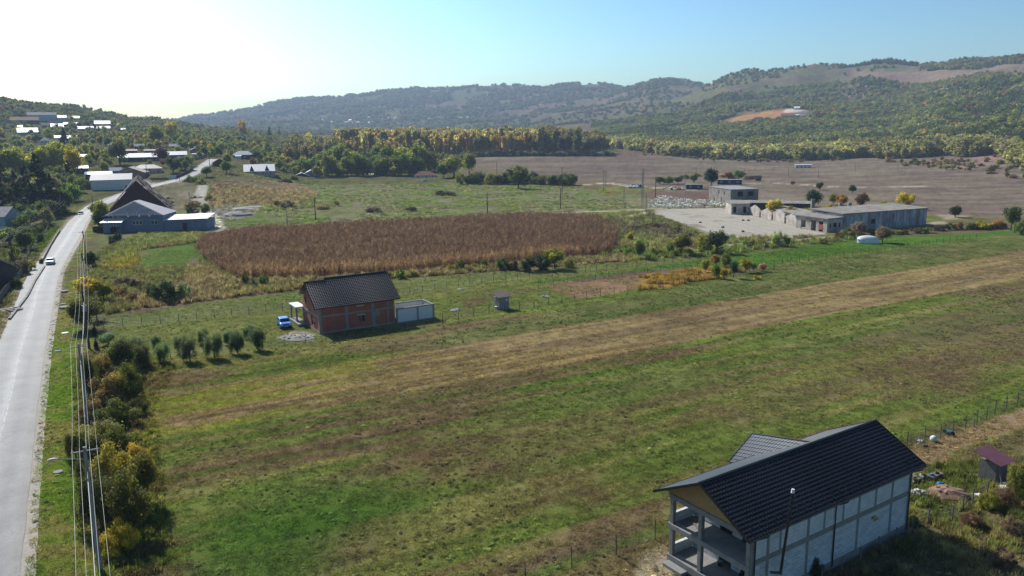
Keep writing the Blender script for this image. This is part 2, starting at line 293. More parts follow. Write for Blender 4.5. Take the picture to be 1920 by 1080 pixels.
def gcol(x,y):
    x=np.asarray(x,float); y=np.asarray(y,float); a=x*SD[0]+y*SD[1]; b=x*SN[0]+y*SN[1]
    col=np.zeros(x.shape+(3,)); u=960+F*x/np.maximum(y,20)
    n1=fbm(x/9.,y/9.,1,5)[...,None]; n2=fbm(x/1.7,y/1.7,2,4)[...,None]; st=fbm(a/26.,b/1.6,3,4)[...,None]; pt=fbm(a/30.,b/6.,4,5)[...,None]
    # main mown field: olive green with brown bands along the working direction
    g=np.array([.112,.142,.032]); g2=np.array([.170,.160,.055]); br=np.array([.150,.104,.062])
    col[:]=g; col=col*(1-sst(.4,.62,st))+g2*sst(.4,.62,st)
    col=col*(1-.85*sst(.49,.63,pt*.7+st*.3))+br*.85*sst(.49,.63,pt*.7+st*.3)
    def blend(m,c):
        nonlocal col
        m=np.clip(m,0,1)[...,None]; col=col*(1-m)+np.array(c)*m if not isinstance(c,np.ndarray) else col*(1-m)+c*m
    def reg(P,ca,cb,soft,wob,mx=1.):
        d=sdist(P,x,y)+wob*(fbm(x/(wob*2+1),y/(wob*2+1),21,3)-.5)*2
        k=sst(.38,.62,n1*.55+n2*.45); c=np.array(ca)*(1-k)+np.array(cb)*k; blend(sst(-soft,soft,d)*mx,c)
    col*=(1+.10*np.sin(b*2*math.pi/2.6+1.5*fbm(a/40.,b/9.,14,2)*3)+.07*np.sin(b*2*math.pi/7.3))[...,None]
    # darker / greener / browner areas of the big field
    reg(W([(330,1100),(330,985),(470,935),(740,905),(780,950),(640,1020),(560,1100)]),(.06,.125,.018),(.075,.13,.022),4,4,.85)
    reg(W([(700,900),(740,850),(1000,800),(1180,790),(1160,840),(950,880)]),(.16,.105,.062),(.13,.12,.045),4,5,.8)
    reg(W([(1300,760),(1500,690),(1930,590),(1930,690),(1600,760),(1400,800)]),(.17,.115,.075),(.14,.13,.05),5,6,.8)
    reg(W([(880,1000),(1000,930),(1230,880),(1240,930),(1000,1010)]),(.15,.105,.055),(.10,.125,.03),3,5,.7)
    reg(W([(1000,760),(1300,690),(1930,560),(1930,595),(1500,680),(1100,770)]),(.10,.135,.040),(.12,.13,.045),5,4,.7)
    reg(W([(1180,560),(1480,495),(1930,430),(1930,468),(1200,590),(840,650),(840,620)]),(.095,.125,.036),(.125,.13,.05),2,3,.75)
    # the straw coloured strip
    d=sdist(STRIP,x,y)+.7*(fbm(x/3.,y/3.,23,3)-.5); s2=fbm(a/22.,b/.8,6,4)[...,None]
    c=np.array([.262,.200,.095])*(1-sst(.35,.65,s2))+np.array([.175,.125,.070])*sst(.35,.65,s2)
    gl=sst(-10,-36,x+0*y)[...,None]*sst(.42,.6,fbm(a/14.,b/2.2,8,4))[...,None]; c=c*(1-gl)+np.array([.19,.20,.035])*gl
    blend(sst(-.3,.4,d)*.96,c)
    ym=W([(270,800),(285,750),(700,668),(700,690),(300,770),(290,840)]); reg(ym,(.20,.20,.035),(.16,.16,.045),1.5,2,.6)
    for px,ca,cb,soft,wob in REG: reg(W(px),ca,cb,soft,wob)
    reg(MAIZE,(.17,.105,.07),(.13,.085,.055),.8,.6)
    # plain behind and the hills
    yy=y; hb=fbm(x/90.,y/160.,31,5)[...,None]; pl=fbm(x/45.,y/9.,32,4)[...,None]
    pc=np.array([.145,.110,.092])*(1-sst(.4,.62,pl))+np.array([.185,.155,.110])*sst(.4,.62,pl)
    right=(u>870)
    pm=np.where(right,sst(0,12,y-np.interp(u,[870,1130,1180,1330,1400,1600,1760,1960],[470,450,418,375,395,300,265,245])),0); blend(pm,pc)
    reg(W([(870,345),(1160,350),(1170,340),(1000,330),(880,322)]),(.16,.14,.07),(.15,.12,.07),3,3,.8)
    z=H(x,y); hm=np.where(u>1135,sst(3,10,z),np.where(u>860,sst(7,12,z),sst(2,8,z)))
    hc=np.array([.150,.108,.082])*(1-sst(.36,.64,hb))+np.array([.115,.120,.055])*sst(.36,.64,hb); hc=hc*(.8+.4*n1)
    blend(hm,hc)
    # village ground
    vm=np.where(u<870,sst(470,500,y-0*u)*1.,0); vm=np.maximum(vm,np.where((u<400),sst(0,15,y-np.interp(u,[150,290,310,380,400],[330,350,470,480,500])),0)); vm=vm*(y<1700)
    vc=np.array([.075,.095,.03])*(1-n1)+np.array([.13,.115,.06])*n1; blend(vm*.9,vc)
    def hill(px,c,soft=8):
        P=np.array([at(*p)[:2] for p in px]); blend(sst(-soft,soft,sdist(P,x,y)+8*(n1[...,0]-.5)),np.array(c))
    hill([(1345,236),(1400,212),(1480,207),(1475,222),(1410,232)],(.36,.19,.085)); hill([(1470,208),(1500,203),(1512,210),(1470,214)],(.48,.40,.32),5)
    hill([(1590,128),(1930,119),(1930,142),(1640,150)],(.20,.145,.105),14); hill([(1710,155),(1800,165),(1800,172),(1715,160)],(.24,.23,.13),8)
    hill([(1868,262),(1960,252),(1960,268),(1870,266)],(.12,.22,.05),4); hill([(1895,285),(1960,268),(1960,300),(1905,300)],(.14,.22,.07),4)
    hill([(1720,300),(1880,285),(1900,300),(1800,318)],(.22,.15,.13),6)
    # paths and shoulders
    for P,wd,c in ((PATH,1.7,(.40,.35,.27)),(PATH2,2.5,(.42,.37,.3)),(PATH3,1.2,(.34,.3,.25)),(PATH4,1.6,(.36,.31,.24)),(PATH5,2.2,(.38,.32,.25)),(TRACK,2.6,(.42,.39,.34)),(SIDE,4.,(.40,.37,.33)),(ROADC,4.1,(.30,.25,.19))):
        d=pdist(P,x,y); blend(sst(wd+.7,wd-.5,d+.9*(n2[...,0]-.5)*2)*.9,np.array(c)*(.75+.5*n2))
    reg(W([(64,960),(72,760),(96,620),(135,520),(150,520),(145,700),(160,860),(200,1100),(50,1100)]),(.12,.185,.02),(.17,.155,.05),.6,.7)
    reg(YARD,(.37,.33,.27),(.27,.24,.19),.5,1.5)
    return col*(.72+.56*n2)*(.88+.24*n1)
def gauss_ground():
    ns=820; s=np.linspace(-.93,.93,ns); ys=list(np.linspace(-50,44,24))
    vv=1450*30/46.
    while vv>43: ys.append(1450*30/vv); vv-=2.0
    y0=ys[-1]; ys+=list(np.exp(np.linspace(math.log(y0*1.006),math.log(7500),190))); ys=np.array(ys)
    S,Y=np.meshgrid(s,ys); X=S*(Y+60); Z=H(X,Y); nr=len(ys)
    col=gcol(X.ravel(),Y.ravel()); V=np.stack([X.ravel(),Y.ravel(),Z.ravel()],1)
    i=np.arange(nr-1)[:,None]*ns+np.arange(ns-1)[None,:]; i=i.ravel(); Q=np.stack([i,i+1,i+ns+1,i+ns],1)
    return fastmesh('ground',V,Q,4,None,{'gcol':np.clip(col,0,1)},True)
def groundmat():
    m,nt,b=newmat('ground_soil_and_grass'); a=N(nt,'ShaderNodeAttribute',attribute_name='gcol'); geo=N(nt,'ShaderNodeNewGeometry').outputs['Position']
    n1=noise(nt,geo,5.5,6,.75); n2=noise(nt,geo,.55,6,.75); n3=noise(nt,geo,.06,7,.7)
    c=mixc(nt,1.,a.outputs['Color'],ramp(nt,n1,(.30,.50),(.72,1.5)),'MULTIPLY'); c=mixc(nt,1.,c,ramp(nt,n2,(.3,.75),(.7,1.22)),'MULTIPLY'); c=mixc(nt,1.,c,ramp(nt,n3,(.3,.72),(.7,1.25)),'MULTIPLY')
    c=mixc(nt,ramp(nt,noise(nt,geo,1.3,4,.7),(.52,0.),(.72,.45)),c,mixc(nt,1.,c,(1.35,.95,.75),'MULTIPLY'))
    nt.links.new(c,b.inputs['Base Color']); b.inputs['Roughness'].default_value=1.; b.inputs['Specular IOR Level'].default_value=0.
    ad=N(nt,'ShaderNodeMath',operation='ADD'); nt.links.new(n1,ad.inputs[0]); nt.links.new(n2,ad.inputs[1])
    bp=N(nt,'ShaderNodeBump'); bp.inputs['Strength'].default_value=.9; bp.inputs['Distance'].default_value=.16; nt.links.new(ad.outputs[0],bp.inputs['Height']); nt.links.new(bp.outputs[0],b.inputs['Normal']); return m
MT['ground']=groundmat()
gm=gauss_ground(); gm.materials.append(MT['ground']); link('ground',gm,kind='structure')
# ---------------------------------------------------------------- road
def smooth_line(P,n):
    P=np.array(P,float); t=np.r_[0,np.cumsum(np.hypot(*np.diff(P,axis=0).T))]; q=np.linspace(0,t[-1],n); X=np.interp(q,t,P[:,0]); Y=np.interp(q,t,P[:,1])
    k=np.ones(9)/9
    for _ in range(2):
        X=np.convolve(np.r_[[X[0]]*4,X,[X[-1]]*4],k,'valid'); Y=np.convolve(np.r_[[Y[0]]*4,Y,[Y[-1]]*4],k,'valid')
    return np.stack([X,Y],1),q
def roadmat():
    m,nt,b=newmat('asphalt'); uv=N(nt,'ShaderNodeAttribute',attribute_name='across').outputs['Color']; s=N(nt,'ShaderNodeSeparateColor'); nt.links.new(uv,s.inputs[0]); geo=N(nt,'ShaderNodeNewGeometry').outputs['Position']
    t=s.outputs[0]; wob=noise(nt,geo,.25,3); ad=N(nt,'ShaderNodeMath',operation='MULTIPLY_ADD'); nt.links.new(wob,ad.inputs[0]); ad.inputs[1].default_value=.10; nt.links.new(t,ad.inputs[2])
    base=ramp(nt,ad.outputs[0],(.0,(.16,.15,.145)),(.12,(.185,.18,.18)),(.28,(.14,.138,.147)),(.42,(.18,.18,.188)),(.53,(.275,.273,.285)),(.62,(.20,.198,.20)),(.78,(.15,.148,.152)),(.92,(.185,.18,.18)),(1.,(.17,.16,.15)))
    n=noise(nt,geo,8.,5,.8); c=mixc(nt,1.,base,ramp(nt,n,(.3,.65),(.7,1.25)),'MULTIPLY'); n2=noise(nt,geo,.28,5,.65); c=mixc(nt,1.,c,ramp(nt,n2,(.35,.78),(.62,1.15)),'MULTIPLY'); vo=N(nt,'ShaderNodeTexVoronoi',feature='DISTANCE_TO_EDGE'); vo.inputs['Scale'].default_value=.33; vw=N(nt,'ShaderNodeVectorMath',operation='ADD'); nz=N(nt,'ShaderNodeTexNoise'); nz.inputs['Scale'].default_value=.8; nt.links.new(geo,nz.inputs['Vector']); nt.links.new(geo,vw.inputs[0]); nt.links.new(nz.outputs['Color'],vw.inputs[1]); nt.links.new(vw.outputs[0],vo.inputs['Vector']); c=mixc(nt,mixc(nt,1.,ramp(nt,vo.outputs['Distance'],(.0,.55),(.02,0.)),ramp(nt,noise(nt,geo,.12,2),(.45,0.),(.6,1.)),'MULTIPLY'),c,(.07,.07,.07))
    nt.links.new(c,b.inputs['Base Color']); b.inputs['Roughness'].default_value=.7; b.inputs['Specular IOR Level'].default_value=.22
    bp=N(nt,'ShaderNodeBump'); bp.inputs['Strength'].default_value=.3; bp.inputs['Distance'].default_value=.01; nt.links.new(n,bp.inputs['Height']); nt.links.new(bp.outputs[0],b.inputs['Normal']); return m
MT['asphalt']=roadmat(); mk('gravel',(.42,.38,.32),(.28,.25,.21),3,.95,fine=14); mk('road_paint',(.62,.61,.58),(.35,.34,.32),1.2,.8,fine=9)
def strip(name,P,hw,m,dz,n=260,across=9,**kw):
    L,q=smooth_line(P,n); T=np.gradient(L,axis=0); T/=np.linalg.norm(T,axis=1)[:,None]; R_=np.stack([T[:,1],-T[:,0]],1); V=[];A=[]
    for i in range(n):
        for j in range(across):
            k=j/(across-1); e=.12*(vn(q[i]*.9,j,3)-.5)*(1 if j in(0,across-1) else 0); p=L[i]+R_[i]*((k*2-1)*hw+e); V.append(p); A.append((k,q[i]/100,0))
    V=np.array(V); Z=H(V[:,0],V[:,1])+dz; i=(np.arange(n-1)[:,None]*across+np.arange(across-1)).ravel(); Q=np.stack([i,i+1,i+across+1,i+across],1)
    me=fastmesh(name,np.c_[V,Z],Q,4,m,{'across':np.array(A)},True); return link(name,me,**kw)
rd=strip('road',ROADC,3.15,'asphalt',.05,kind='structure')
LR,QR=smooth_line(ROADC,2000)
def roadpt(s,off=0):
    i=int(np.clip(np.searchsorted(QR,s),1,len(QR)-2)); t=LR[i+1]-LR[i-1]; t=t/np.linalg.norm(t); p=LR[i]+off*np.array([t[1],-t[0]]); return p,t
def flat_patch(pts,z): return [(p[0],p[1],float(H(p[0],p[1]))+z) for p in pts]
# worn centre line in broken dashes + sealed cracks
mk('crack_fill',(.55,.54,.52),None,2,.8)
mb=MB(); s=62.
rr=random.Random(3)
while s<330:
    l=rr.uniform(.5,2.6); o=.1+.25*math.sin(s*.13)*.5; k=0
    p,t=roadpt(s,o); p2,t2=roadpt(s+l,o+rr.uniform(-.08,.08)); n_=np.array([t[1],-t[0]])*rr.uniform(.03,.065)
    mb.face(*flat_patch([p-n_,p+n_,p2+n_,p2-n_],.056)); s+=l+rr.uniform(.1,1.8)
mb.build('centre_line','road_paint',rd)
mb=MB()
for s,a,b in ((66,-.5,.6),(83,-1.6,.2),(90,-.6,-2.6),(99,-.5,.9),(101,-.2,.5),(111,-.3,-1.8),(124,0,.9),(132,-.4,.6),(148,-2.0,-.3),(151,-1.5,-.2),(74,.3,1.2),(120,-1.8,-1.1)):
    for k in range(5):
        q0=a+(b-a)*k/5; q1=a+(b-a)*(k+1)/5; p,t=roadpt(s+.25*vn(k,s),q0); p2,_=roadpt(s+.25*vn(k+1,s),q1); n_=t*.045
        mb.face(*flat_patch([p-n_,p2-n_,p2+n_,p+n_],.056))
mb.build('sealed_crack','crack_fill',rd)
# shoulders
strip('gravel_shoulder',offs(LR[:1200:30],3.55),.5,'gravel',.012,200,3,kind='structure')
# ---------------------------------------------------------------- foliage meshes
def leafmesh(name,P,Nn,size,rnd,lv,asp=1.5,down=0.):
    n=len(P); Nn=Nn+rnd.normal(0,.55,(n,3)); Nn/=np.linalg.norm(Nn,axis=1)[:,None]+1e-9; t=rnd.normal(size=(n,3)); t[:,2]-=down; t-=Nn*(t*Nn).sum(1)[:,None]; t/=np.linalg.norm(t,axis=1)[:,None]+1e-9; b=np.cross(Nn,t)
    s=(size*rnd.uniform(.6,1.35,n))[:,None]; a=t*s*asp*.5; c=b*s*.5
    V=np.stack([P-a,P+c*.9-a*.1,P+a,P-c*.9-a*.1],1).reshape(-1,3); Q=np.arange(4*n).reshape(n,4); L=np.repeat(lv,4,axis=0)
    return fastmesh(name,V,Q,4,'foliage',{'lv':L})
def tints(n,rnd,base,blob):   # leaf colour variation per clump and per leaf
    v=blob[:,None]*(1+rnd.normal(0,.16,(n,1))); h=rnd.normal(0,.10,(n,1)); return np.clip(np.concatenate([v*(1+h),v,v*(1-h*.6)],1),.1,2.2)
def crown(kind,n,leaf,seed):
    r=np.random.RandomState(seed); B=[]
    if kind=='round':
        for _ in range(34):
            d=r.normal(size=3); d/=np.linalg.norm(d); q=r.uniform(.45,1.); B.append((d[0]*.36*q,d[1]*.36*q,.60+d[2]*.30*q,r.uniform(.09,.17)))
    elif kind=='tall':
        for _ in range(30): z=r.uniform(.18,.93); a=r.uniform(0,6.3); q=.26*math.sin(math.pi*min(1,(z-.05)/.95))**.6*r.uniform(.3,1); B.append((q*math.cos(a)*1.5,q*math.sin(a)*1.5,z,r.uniform(.07,.13)))
    elif kind=='poplar':
        for _ in range(22): z=r.uniform(.42,.97); a=r.uniform(0,6.3); q=.30*(1-abs(z-.68)*1.2)*r.uniform(.2,1); B.append((q*math.cos(a),q*math.sin(a),z,r.uniform(.08,.15)))
    elif kind=='shrub':
        for _ in range(30): a=r.uniform(0,6.3); q=.42*math.sqrt(r.uniform()); z=r.uniform(.12,.85-.9*q*q*2); B.append((q*math.cos(a),q*math.sin(a),max(.1,z)*r.uniform(.8,1.15),r.uniform(.08,.15)))
    elif kind=='conifer':
        for _ in range(90): z=r.uniform(.04,.97)**1.2; a=r.uniform(0,6.3); q=.42*(1-z)*r.uniform(.4,1.05); B.append((q*math.cos(a),q*math.sin(a),z-.10*q,.028+.075*(1-z)))
    elif kind=='willow':
        for _ in range(26): a=r.uniform(0,6.3); q=.33*math.sqrt(r.uniform()); z=r.uniform(.22,.88-q*.5); B.append((q*math.cos(a),q*math.sin(a),z,r.uniform(.07,.13)))
    elif kind=='thuja':
        for _ in range(30): z=r.uniform(.05,.95); a=r.uniform(0,6.3); q=.30*(1-z)**.6*.7; B.append((q*math.cos(a),q*math.sin(a),z,.06+.16*(1-z)))
    B=np.array(B); w=B[:,3]**2; k=r.choice(len(B),n,p=w/w.sum()); d=r.normal(size=(n,3)); d/=np.linalg.norm(d,axis=1)[:,None]
    rad=B[k,3]*np.where(r.uniform(0,1,n)<.22,r.uniform(.9,1.6,n),r.uniform(.25,1.12,n)**.6)
    stretch=np.array([1,1,1.9]) if kind in('willow','poplar','tall') else np.array([1,1,.55]) if kind=='conifer' else np.array([1,1,1.05])
    P=B[k,:3]+d*rad[:,None]*stretch; P[:,2]=np.clip(P[:,2],.02,1.05); out=d*.8+np.array([0,0,.5]) if kind!='conifer' else d*.5+np.array([0,0,.7])
    bl=r.uniform(.6,1.35,len(B))[k]; return leafmesh(kind+'_crown',P,out,leaf,r,tints(n,r,None,bl),1.6,1.2 if kind=='willow' else 0)
def trunk(kind,seed,limbs=7):
    r=random.Random(seed); mb=MB(); m='pale_bark' if kind=='poplar' else 'bark'
    if kind=='shrub':
        for _ in range(9): a=r.uniform(0,6.3); q=r.uniform(.1,.34); mb.tube((.02*math.cos(a),.02*math.sin(a),0),(q*math.cos(a),q*math.sin(a),r.uniform(.35,.7)),.014,.005,5)
        return mb.mesh('shrub_stem',m)
    top={'conifer':.95,'poplar':.95,'tall':.85,'thuja':.6}.get(kind,.55); rb={'conifer':.022,'poplar':.03,'thuja':.03}.get(kind,.036); p=Vector((0,0,-.02)); n=4
    for i in range(n): q=Vector((r.uniform(-.02,.02),r.uniform(-.02,.02),top*(i+1)/n)); mb.tube(p,q,rb*(1-.8*i/n),rb*(1-.8*(i+1)/n),7); p=q
    if kind not in('conifer','thuja'):
        for i in range(limbs):
            a=6.28*i/limbs+r.uniform(-.4,.4); z=r.uniform(.2,.5)*top/.55; q=r.uniform(.16,.32)*(.6 if kind in('poplar','tall') else 1); m_=Vector((q*.5*math.cos(a),q*.5*math.sin(a),z+.1)); e=Vector((q*math.cos(a),q*math.sin(a),z+r.uniform(.18,.3)))
            mb.tube((0,0,z),m_,rb*.5,rb*.3,5); mb.tube(m_,e,rb*.3,rb*.1,4)
            mb.tube(m_,m_+Vector((.08*math.cos(a+1),.08*math.sin(a+1),.12)),rb*.22,rb*.08,4)
    return mb.mesh('tree_trunk',m)
KINDS=('round','tall','poplar','shrub','conifer','willow','thuja')
LODN={'hi':(9500,.028),'mid':(2400,.05),'lo':(420,.105)}
CR={};TR={}
def get_crown(kind,lod,var):
    k=(kind,lod,var)
    if k not in CR:
        n,l=LODN[lod]; 
        if kind=='conifer': n=int(n*1.2); l*=.8
        if kind=='willow': l*=.8; n=int(n*1.2)
        CR[k]=crown(kind,n,l,hash_seed(kind)+var*13+len(lod))
    return CR[k]
def hash_seed(s): return sum(ord(c)*(i+3) for i,c in enumerate(s))
def get_trunk(kind,var):
    if (kind,var) not in TR: TR[(kind,var)]=trunk(kind,hash_seed(kind)+var)
    return TR[(kind,var)]
G_GREEN=(.075,.115,.028);G_MID=(.095,.13,.032);G_DARK=(.040,.065,.026);G_DEEP=(.022,.042,.024);G_OLIVE=(.14,.15,.045);G_YELG=(.21,.22,.035);G_LITE=(.13,.20,.04)
G_YEL=(.33,.285,.03);G_ORG=(.28,.17,.045);G_BRN=(.17,.105,.055);G_WIL=(.20,.22,.10);G_GREY=(.125,.165,.10);G_BARE=(.19,.15,.12);G_MAR=(.07,.03,.035);G_PINK=(.30,.19,.15)
_tn=0
def plant(kind,pos,h,wd,tint,label,cat='tree',group=None,lod='mid',name=None,nocol=False):
    global _tn; _tn+=1; v=_tn%3; nm=name or {'shrub':'shrub','conifer':'conifer_tree','poplar':'poplar_tree','thuja':'thuja_tree'}.get(kind,'broadleaf_tree')
    t=thing(nm,label,cat,pos,(_tn*2.399)%6.283,group,(wd,wd,h)); rr_=random.Random(_tn); j=rr_.uniform(.88,1.12)
    link('crown' if kind!='shrub' else 'foliage',get_crown(kind,lod,v),t,tint=[min(.75,c*(q_ if kind!='conifer' else .85))*j*rr_.uniform(.94,1.06) for c,q_ in zip(tint,(1.7,1.55,1.35))]); link('trunk' if kind!='shrub' else 'stem',get_trunk(kind,v),t)
    return t
def ptree(u,v,hp,wp,kind,tint,label,cat=None,group=None,lod=None,flat=False,name=None):
    """u,v photo pixel of the foot; hp,wp height and width in photo pixels"""
    p=(*gp(u,v),0.) if flat else at(u,v); k=pxm(p[1]); lod=lod or ('hi' if p[1]<125 else 'mid')
    cat=cat or ('shrub' if kind=='shrub' else 'tree'); wf={'round':.92,'tall':.8,'poplar':.62,'shrub':1.02,'conifer':.82,'willow':.8,'thuja':.7}[kind]
    return plant(kind,p,hp/k*1.0,wp/k/wf,tint,label,cat,group,lod,name)
# ---------------------------------------------------------------- scattering of uncountable growth
def scatter(name,pts,scl,rotz,tint,protos,vid=None,**kw):
    n=len(pts); me=bpy.data.meshes.new(name); me.vertices.add(n); me.vertices.foreach_set('co',np.asarray(pts,np.float32).ravel())
    scl=np.asarray(scl,np.float32); scl=np.repeat(scl[:,None],3,1) if scl.ndim==1 else scl
    a=me.attributes.new('scl','FLOAT_VECTOR','POINT'); a.data.foreach_set('vector',scl.ravel())
    rv=np.zeros((n,3),np.float32); rv[:,2]=rotz; a=me.attributes.new('rot','FLOAT_VECTOR','POINT'); a.data.foreach_set('vector',rv.ravel())
    a=me.attributes.new('tint','FLOAT_COLOR','POINT'); a.data.foreach_set('color',np.c_[np.asarray(tint),np.ones(n)].astype(np.float32).ravel())
    vid=np.random.RandomState(len(name)).randint(0,len(protos),n) if vid is None else vid
    a=me.attributes.new('vid','INT','POINT'); a.data.foreach_set('value',np.asarray(vid,np.int32))
    g=bpy.data.node_groups.new(name,'GeometryNodeTree'); g.interface.new_socket('Geometry',in_out='INPUT',socket_type='NodeSocketGeometry'); g.interface.new_socket('Geometry',in_out='OUTPUT',socket_type='NodeSocketGeometry')
    i=g.nodes.new('NodeGroupInput'); o=g.nodes.new('NodeGroupOutput'); j=g.nodes.new('GeometryNodeJoinGeometry')
    def na(t,nm_): x=g.nodes.new('GeometryNodeInputNamedAttribute'); x.data_type=t; x.inputs[0].default_value=nm_; return x.outputs[0]
    sc_=na('FLOAT_VECTOR','scl'); ro=na('FLOAT_VECTOR','rot'); vi=na('INT','vid')
    for k,pm_ in enumerate(protos):
        po=bpy.data.objects.new('plant_form',pm_); oi=g.nodes.new('GeometryNodeObjectInfo'); oi.inputs[0].default_value=po; oi.inputs[1].default_value=True
        cp=g.nodes.new('FunctionNodeCompare'); cp.data_type='INT'; cp.operation='EQUAL'; g.links.new(vi,cp.inputs[2]); cp.inputs[3].default_value=k
        ip=g.nodes.new('GeometryNodeInstanceOnPoints'); g.links.new(i.outputs[0],ip.inputs['Points']); g.links.new(cp.outputs[0],ip.inputs['Selection']); g.links.new(oi.outputs['Geometry'],ip.inputs['Instance'])
        g.links.new(ro,ip.inputs['Rotation']); g.links.new(sc_,ip.inputs['Scale']); g.links.new(ip.outputs[0],j.inputs[0])
    g.links.new(j.outputs[0],o.inputs[0]); ob=link(name,me,kind='stuff',**kw); md=ob.modifiers.new('scatter','NODES'); md.node_group=g
    if 'label' not in kw: pass
    return ob
def merged(name,parts,m='foliage'):
    me=bpy.data.meshes.new(name); return me
def treeproto(kind,lod,var):   # crown + trunk in one mesh for far masses
    import bmesh
    bm=bmesh.new(); bm.from_mesh(get_crown(kind,lod,var)); nv=len(bm.faces); bm.from_mesh(get_trunk(kind,var)); 
    for f in list(bm.faces)[nv:]: f.material_index=1
    me=bpy.data.meshes.new(kind+'_form'); bm.to_mesh(me); bm.free(); me.materials.append(MT['foliage']); me.materials.append(MT['pale_bark' if kind=='poplar' else 'bark']); return me
def tuft(seed,n=14,hh=1.,spread=.5,wdt=.05,lean=.5):
    r=np.random.RandomState(seed); V=[];Fq=[];L=[]
    for i in range(n):
        a=r.uniform(0,6.3); q=spread*math.sqrt(r.uniform()); b=r.uniform(0,6.3); x=q*math.cos(a); y=q*math.sin(a); l=hh*r.uniform(.5,1.1); dx=lean*l*math.cos(b); dy=lean*l*math.sin(b); px=wdt*math.sin(b); py=-wdt*math.cos(b)
        k=len(V); V+=[(x-px,y-py,0),(x+px,y+py,0),(x+dx*.45+px*.7,y+dy*.45+py*.7,l*.62),(x+dx,y+dy,l),(x+dx*.45-px*.7,y+dy*.45-py*.7,l*.62)]
        Fq+=[(k,k+1,k+2,k+4),(k+4,k+2,k+3,k+3)]; v=r.uniform(.7,1.3); L+=[(v*r.uniform(.9,1.15),v,v*.9)]*5
    me=bpy.data.meshes.new('grass_tuft'); me.from_pydata(V,[],[f if f[2]!=f[3] else f[:3] for f in Fq]); me.materials.append(MT['foliage']); a=me.attributes.new('lv','FLOAT_COLOR','POINT'); a.data.foreach_set('color',np.c_[np.array(L),np.ones(len(L))].astype(np.float32).ravel()); return me
# ---------------------------------------------------------------- the long unfinished white house (front right)
def slope_panel(t,a0,a1,p_lo,p_hi,rows,pitch,name='tile_course',m='black_tile',amp=.022,step=.035,lip=0,stuff=False):
    """rows of pressed metal tiles from eave point p_lo(b,z) to ridge p_hi(b,z), along local x a0..a1; each course is one part"""
    n=int((a1-a0)/pitch)*4; xs=np.linspace(a0,a1,n+1); B0=np.array(p_lo);B1=np.array(p_hi); dd=B1-B0; L=np.linalg.norm(dd); nr=np.array([-dd[1],dd[0]])/L; nr*=1 if nr[1]>0 else -1
    obs=[]; AV=[];AF=[]
    for r in range(rows):
        V=[];Fc=[]
        q0=B0+dd*r/rows; q1=B0+dd*(r+1.02)/rows
        for i,x in enumerate(xs):
            wv=amp*(math.cos((x-a0)/pitch*2*math.pi)); lo=q0+nr*(step+wv); hi=q1+nr*(wv*.9+.004); bt=q0+nr*(wv*.3-.01)
            md=q0+(q1-q0)*.24+nr*(step*.78+wv); lo=lo+nr*lip*max(0,math.cos((x-a0)/pitch*2*math.pi)+.2)
            V+=[(x,bt[0],bt[1]),(x,lo[0],lo[1]),(x,md[0],md[1]),(x,hi[0],hi[1])]
        for i in range(n): k=4*i; Fc+=[(k,k+4,k+5,k+1),(k+1,k+5,k+6,k+2),(k+2,k+6,k+7,k+3)]
        if stuff: o=len(AV); AV+=V; AF+=[tuple(o+j for j in f) for f in Fc]; continue
        mb=MB(); mb.v=V; mb.f=Fc; ob=mb.build(name,m,t,smooth=False); obs.append(ob)
    if stuff: mb=MB(); mb.v=AV; mb.f=AF; return mb.build(name,m,t,kind='stuff')
    return obs
HT=.573; mk('painted_sheen_tile',(.13,.135,.15),(.09,.095,.11),1.,.45,0.,.05,.6)  # cross roof tile: sky sheen put into a lighter base colour
wh=thing('unfinished_house','long two storey house of white blocks with black metal tile roof and open balconies','house',(14.24,43.31,0),HT)
L_,W_,HE,HR=19.57,8.3,5.35,7.52
MB().box(.9,18.7,.5,7.6,-.3,.55).build('foundation','concrete',wh)
# core walls (behind the blocks)
mb=MB(); mb.box(3.0,18.7,.56,.8,.55,5.0); mb.box(3.0,18.7,7.35,7.6,.55,5.0); mb.box(18.4,18.64,.8,7.35,.55,5.0)
for z0,z1 in ((.55,2.6),(3.05,5.0)):    # cross wall behind the balconies, with door openings
    for b0,b1 in ((.8,1.9),(2.9,3.75),(4.85,7.35)): mb.box(3.0,3.22,b0,b1,z0,z1)
    for b0,b1 in ((1.9,2.9),(3.75,4.85)): mb.box(3.0,3.22,b0,b1,z0+2.05 if z0<1 else z0+1.8,z1)
mb.box(.95,3.0,.56,.8,.55,5.0)
mb.build('wall','concrete',wh)
MB().box(3.3,18.3,.85,7.3,2.6,2.85).build('floor_slab','concrete',wh)
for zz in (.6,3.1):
    for b0,b1 in ((1.9,2.9),(3.75,4.85)): MB().box(3.5,3.56,b0-.4,b1+.4,zz,zz+2.0).build('door_opening','opening_shade',wh)  # black sheets behind the gaps, painted for the unlit rooms
# concrete frame on the long side
def cpart(n,x0,x1,y0,y1,z0,z1,m='concrete',p=None,bev=.012): return MB().box(x0,x1,y0,y1,z0,z1).build(n,m,p or wh,bevel=bev)
COLS=[(.92,1.28,0,5),(2.4,2.68,0,5),(6.45,6.73,0,5),(9.4,9.62,0,2.95),(12.1,12.36,0,5),(16.15,16.42,0,5),(18.4,18.72,0,5),(3.65,3.85,3.35,5),(8.2,8.42,3.35,5),(10.3,10.5,3.35,5),(14.1,14.36,3.35,5)]
for x0,x1,z0,z1 in COLS: cpart('concrete_column',x0,x1,.485,.56,z0 or .55,z1)
cpart('ring_beam',.92,18.72,.478,.57,2.97,3.36); cpart('plinth',.9,18.74,.46,.56,-.3,.60)
cpart('ring_beam',.92,18.72,.47,.57,4.82,5.02)
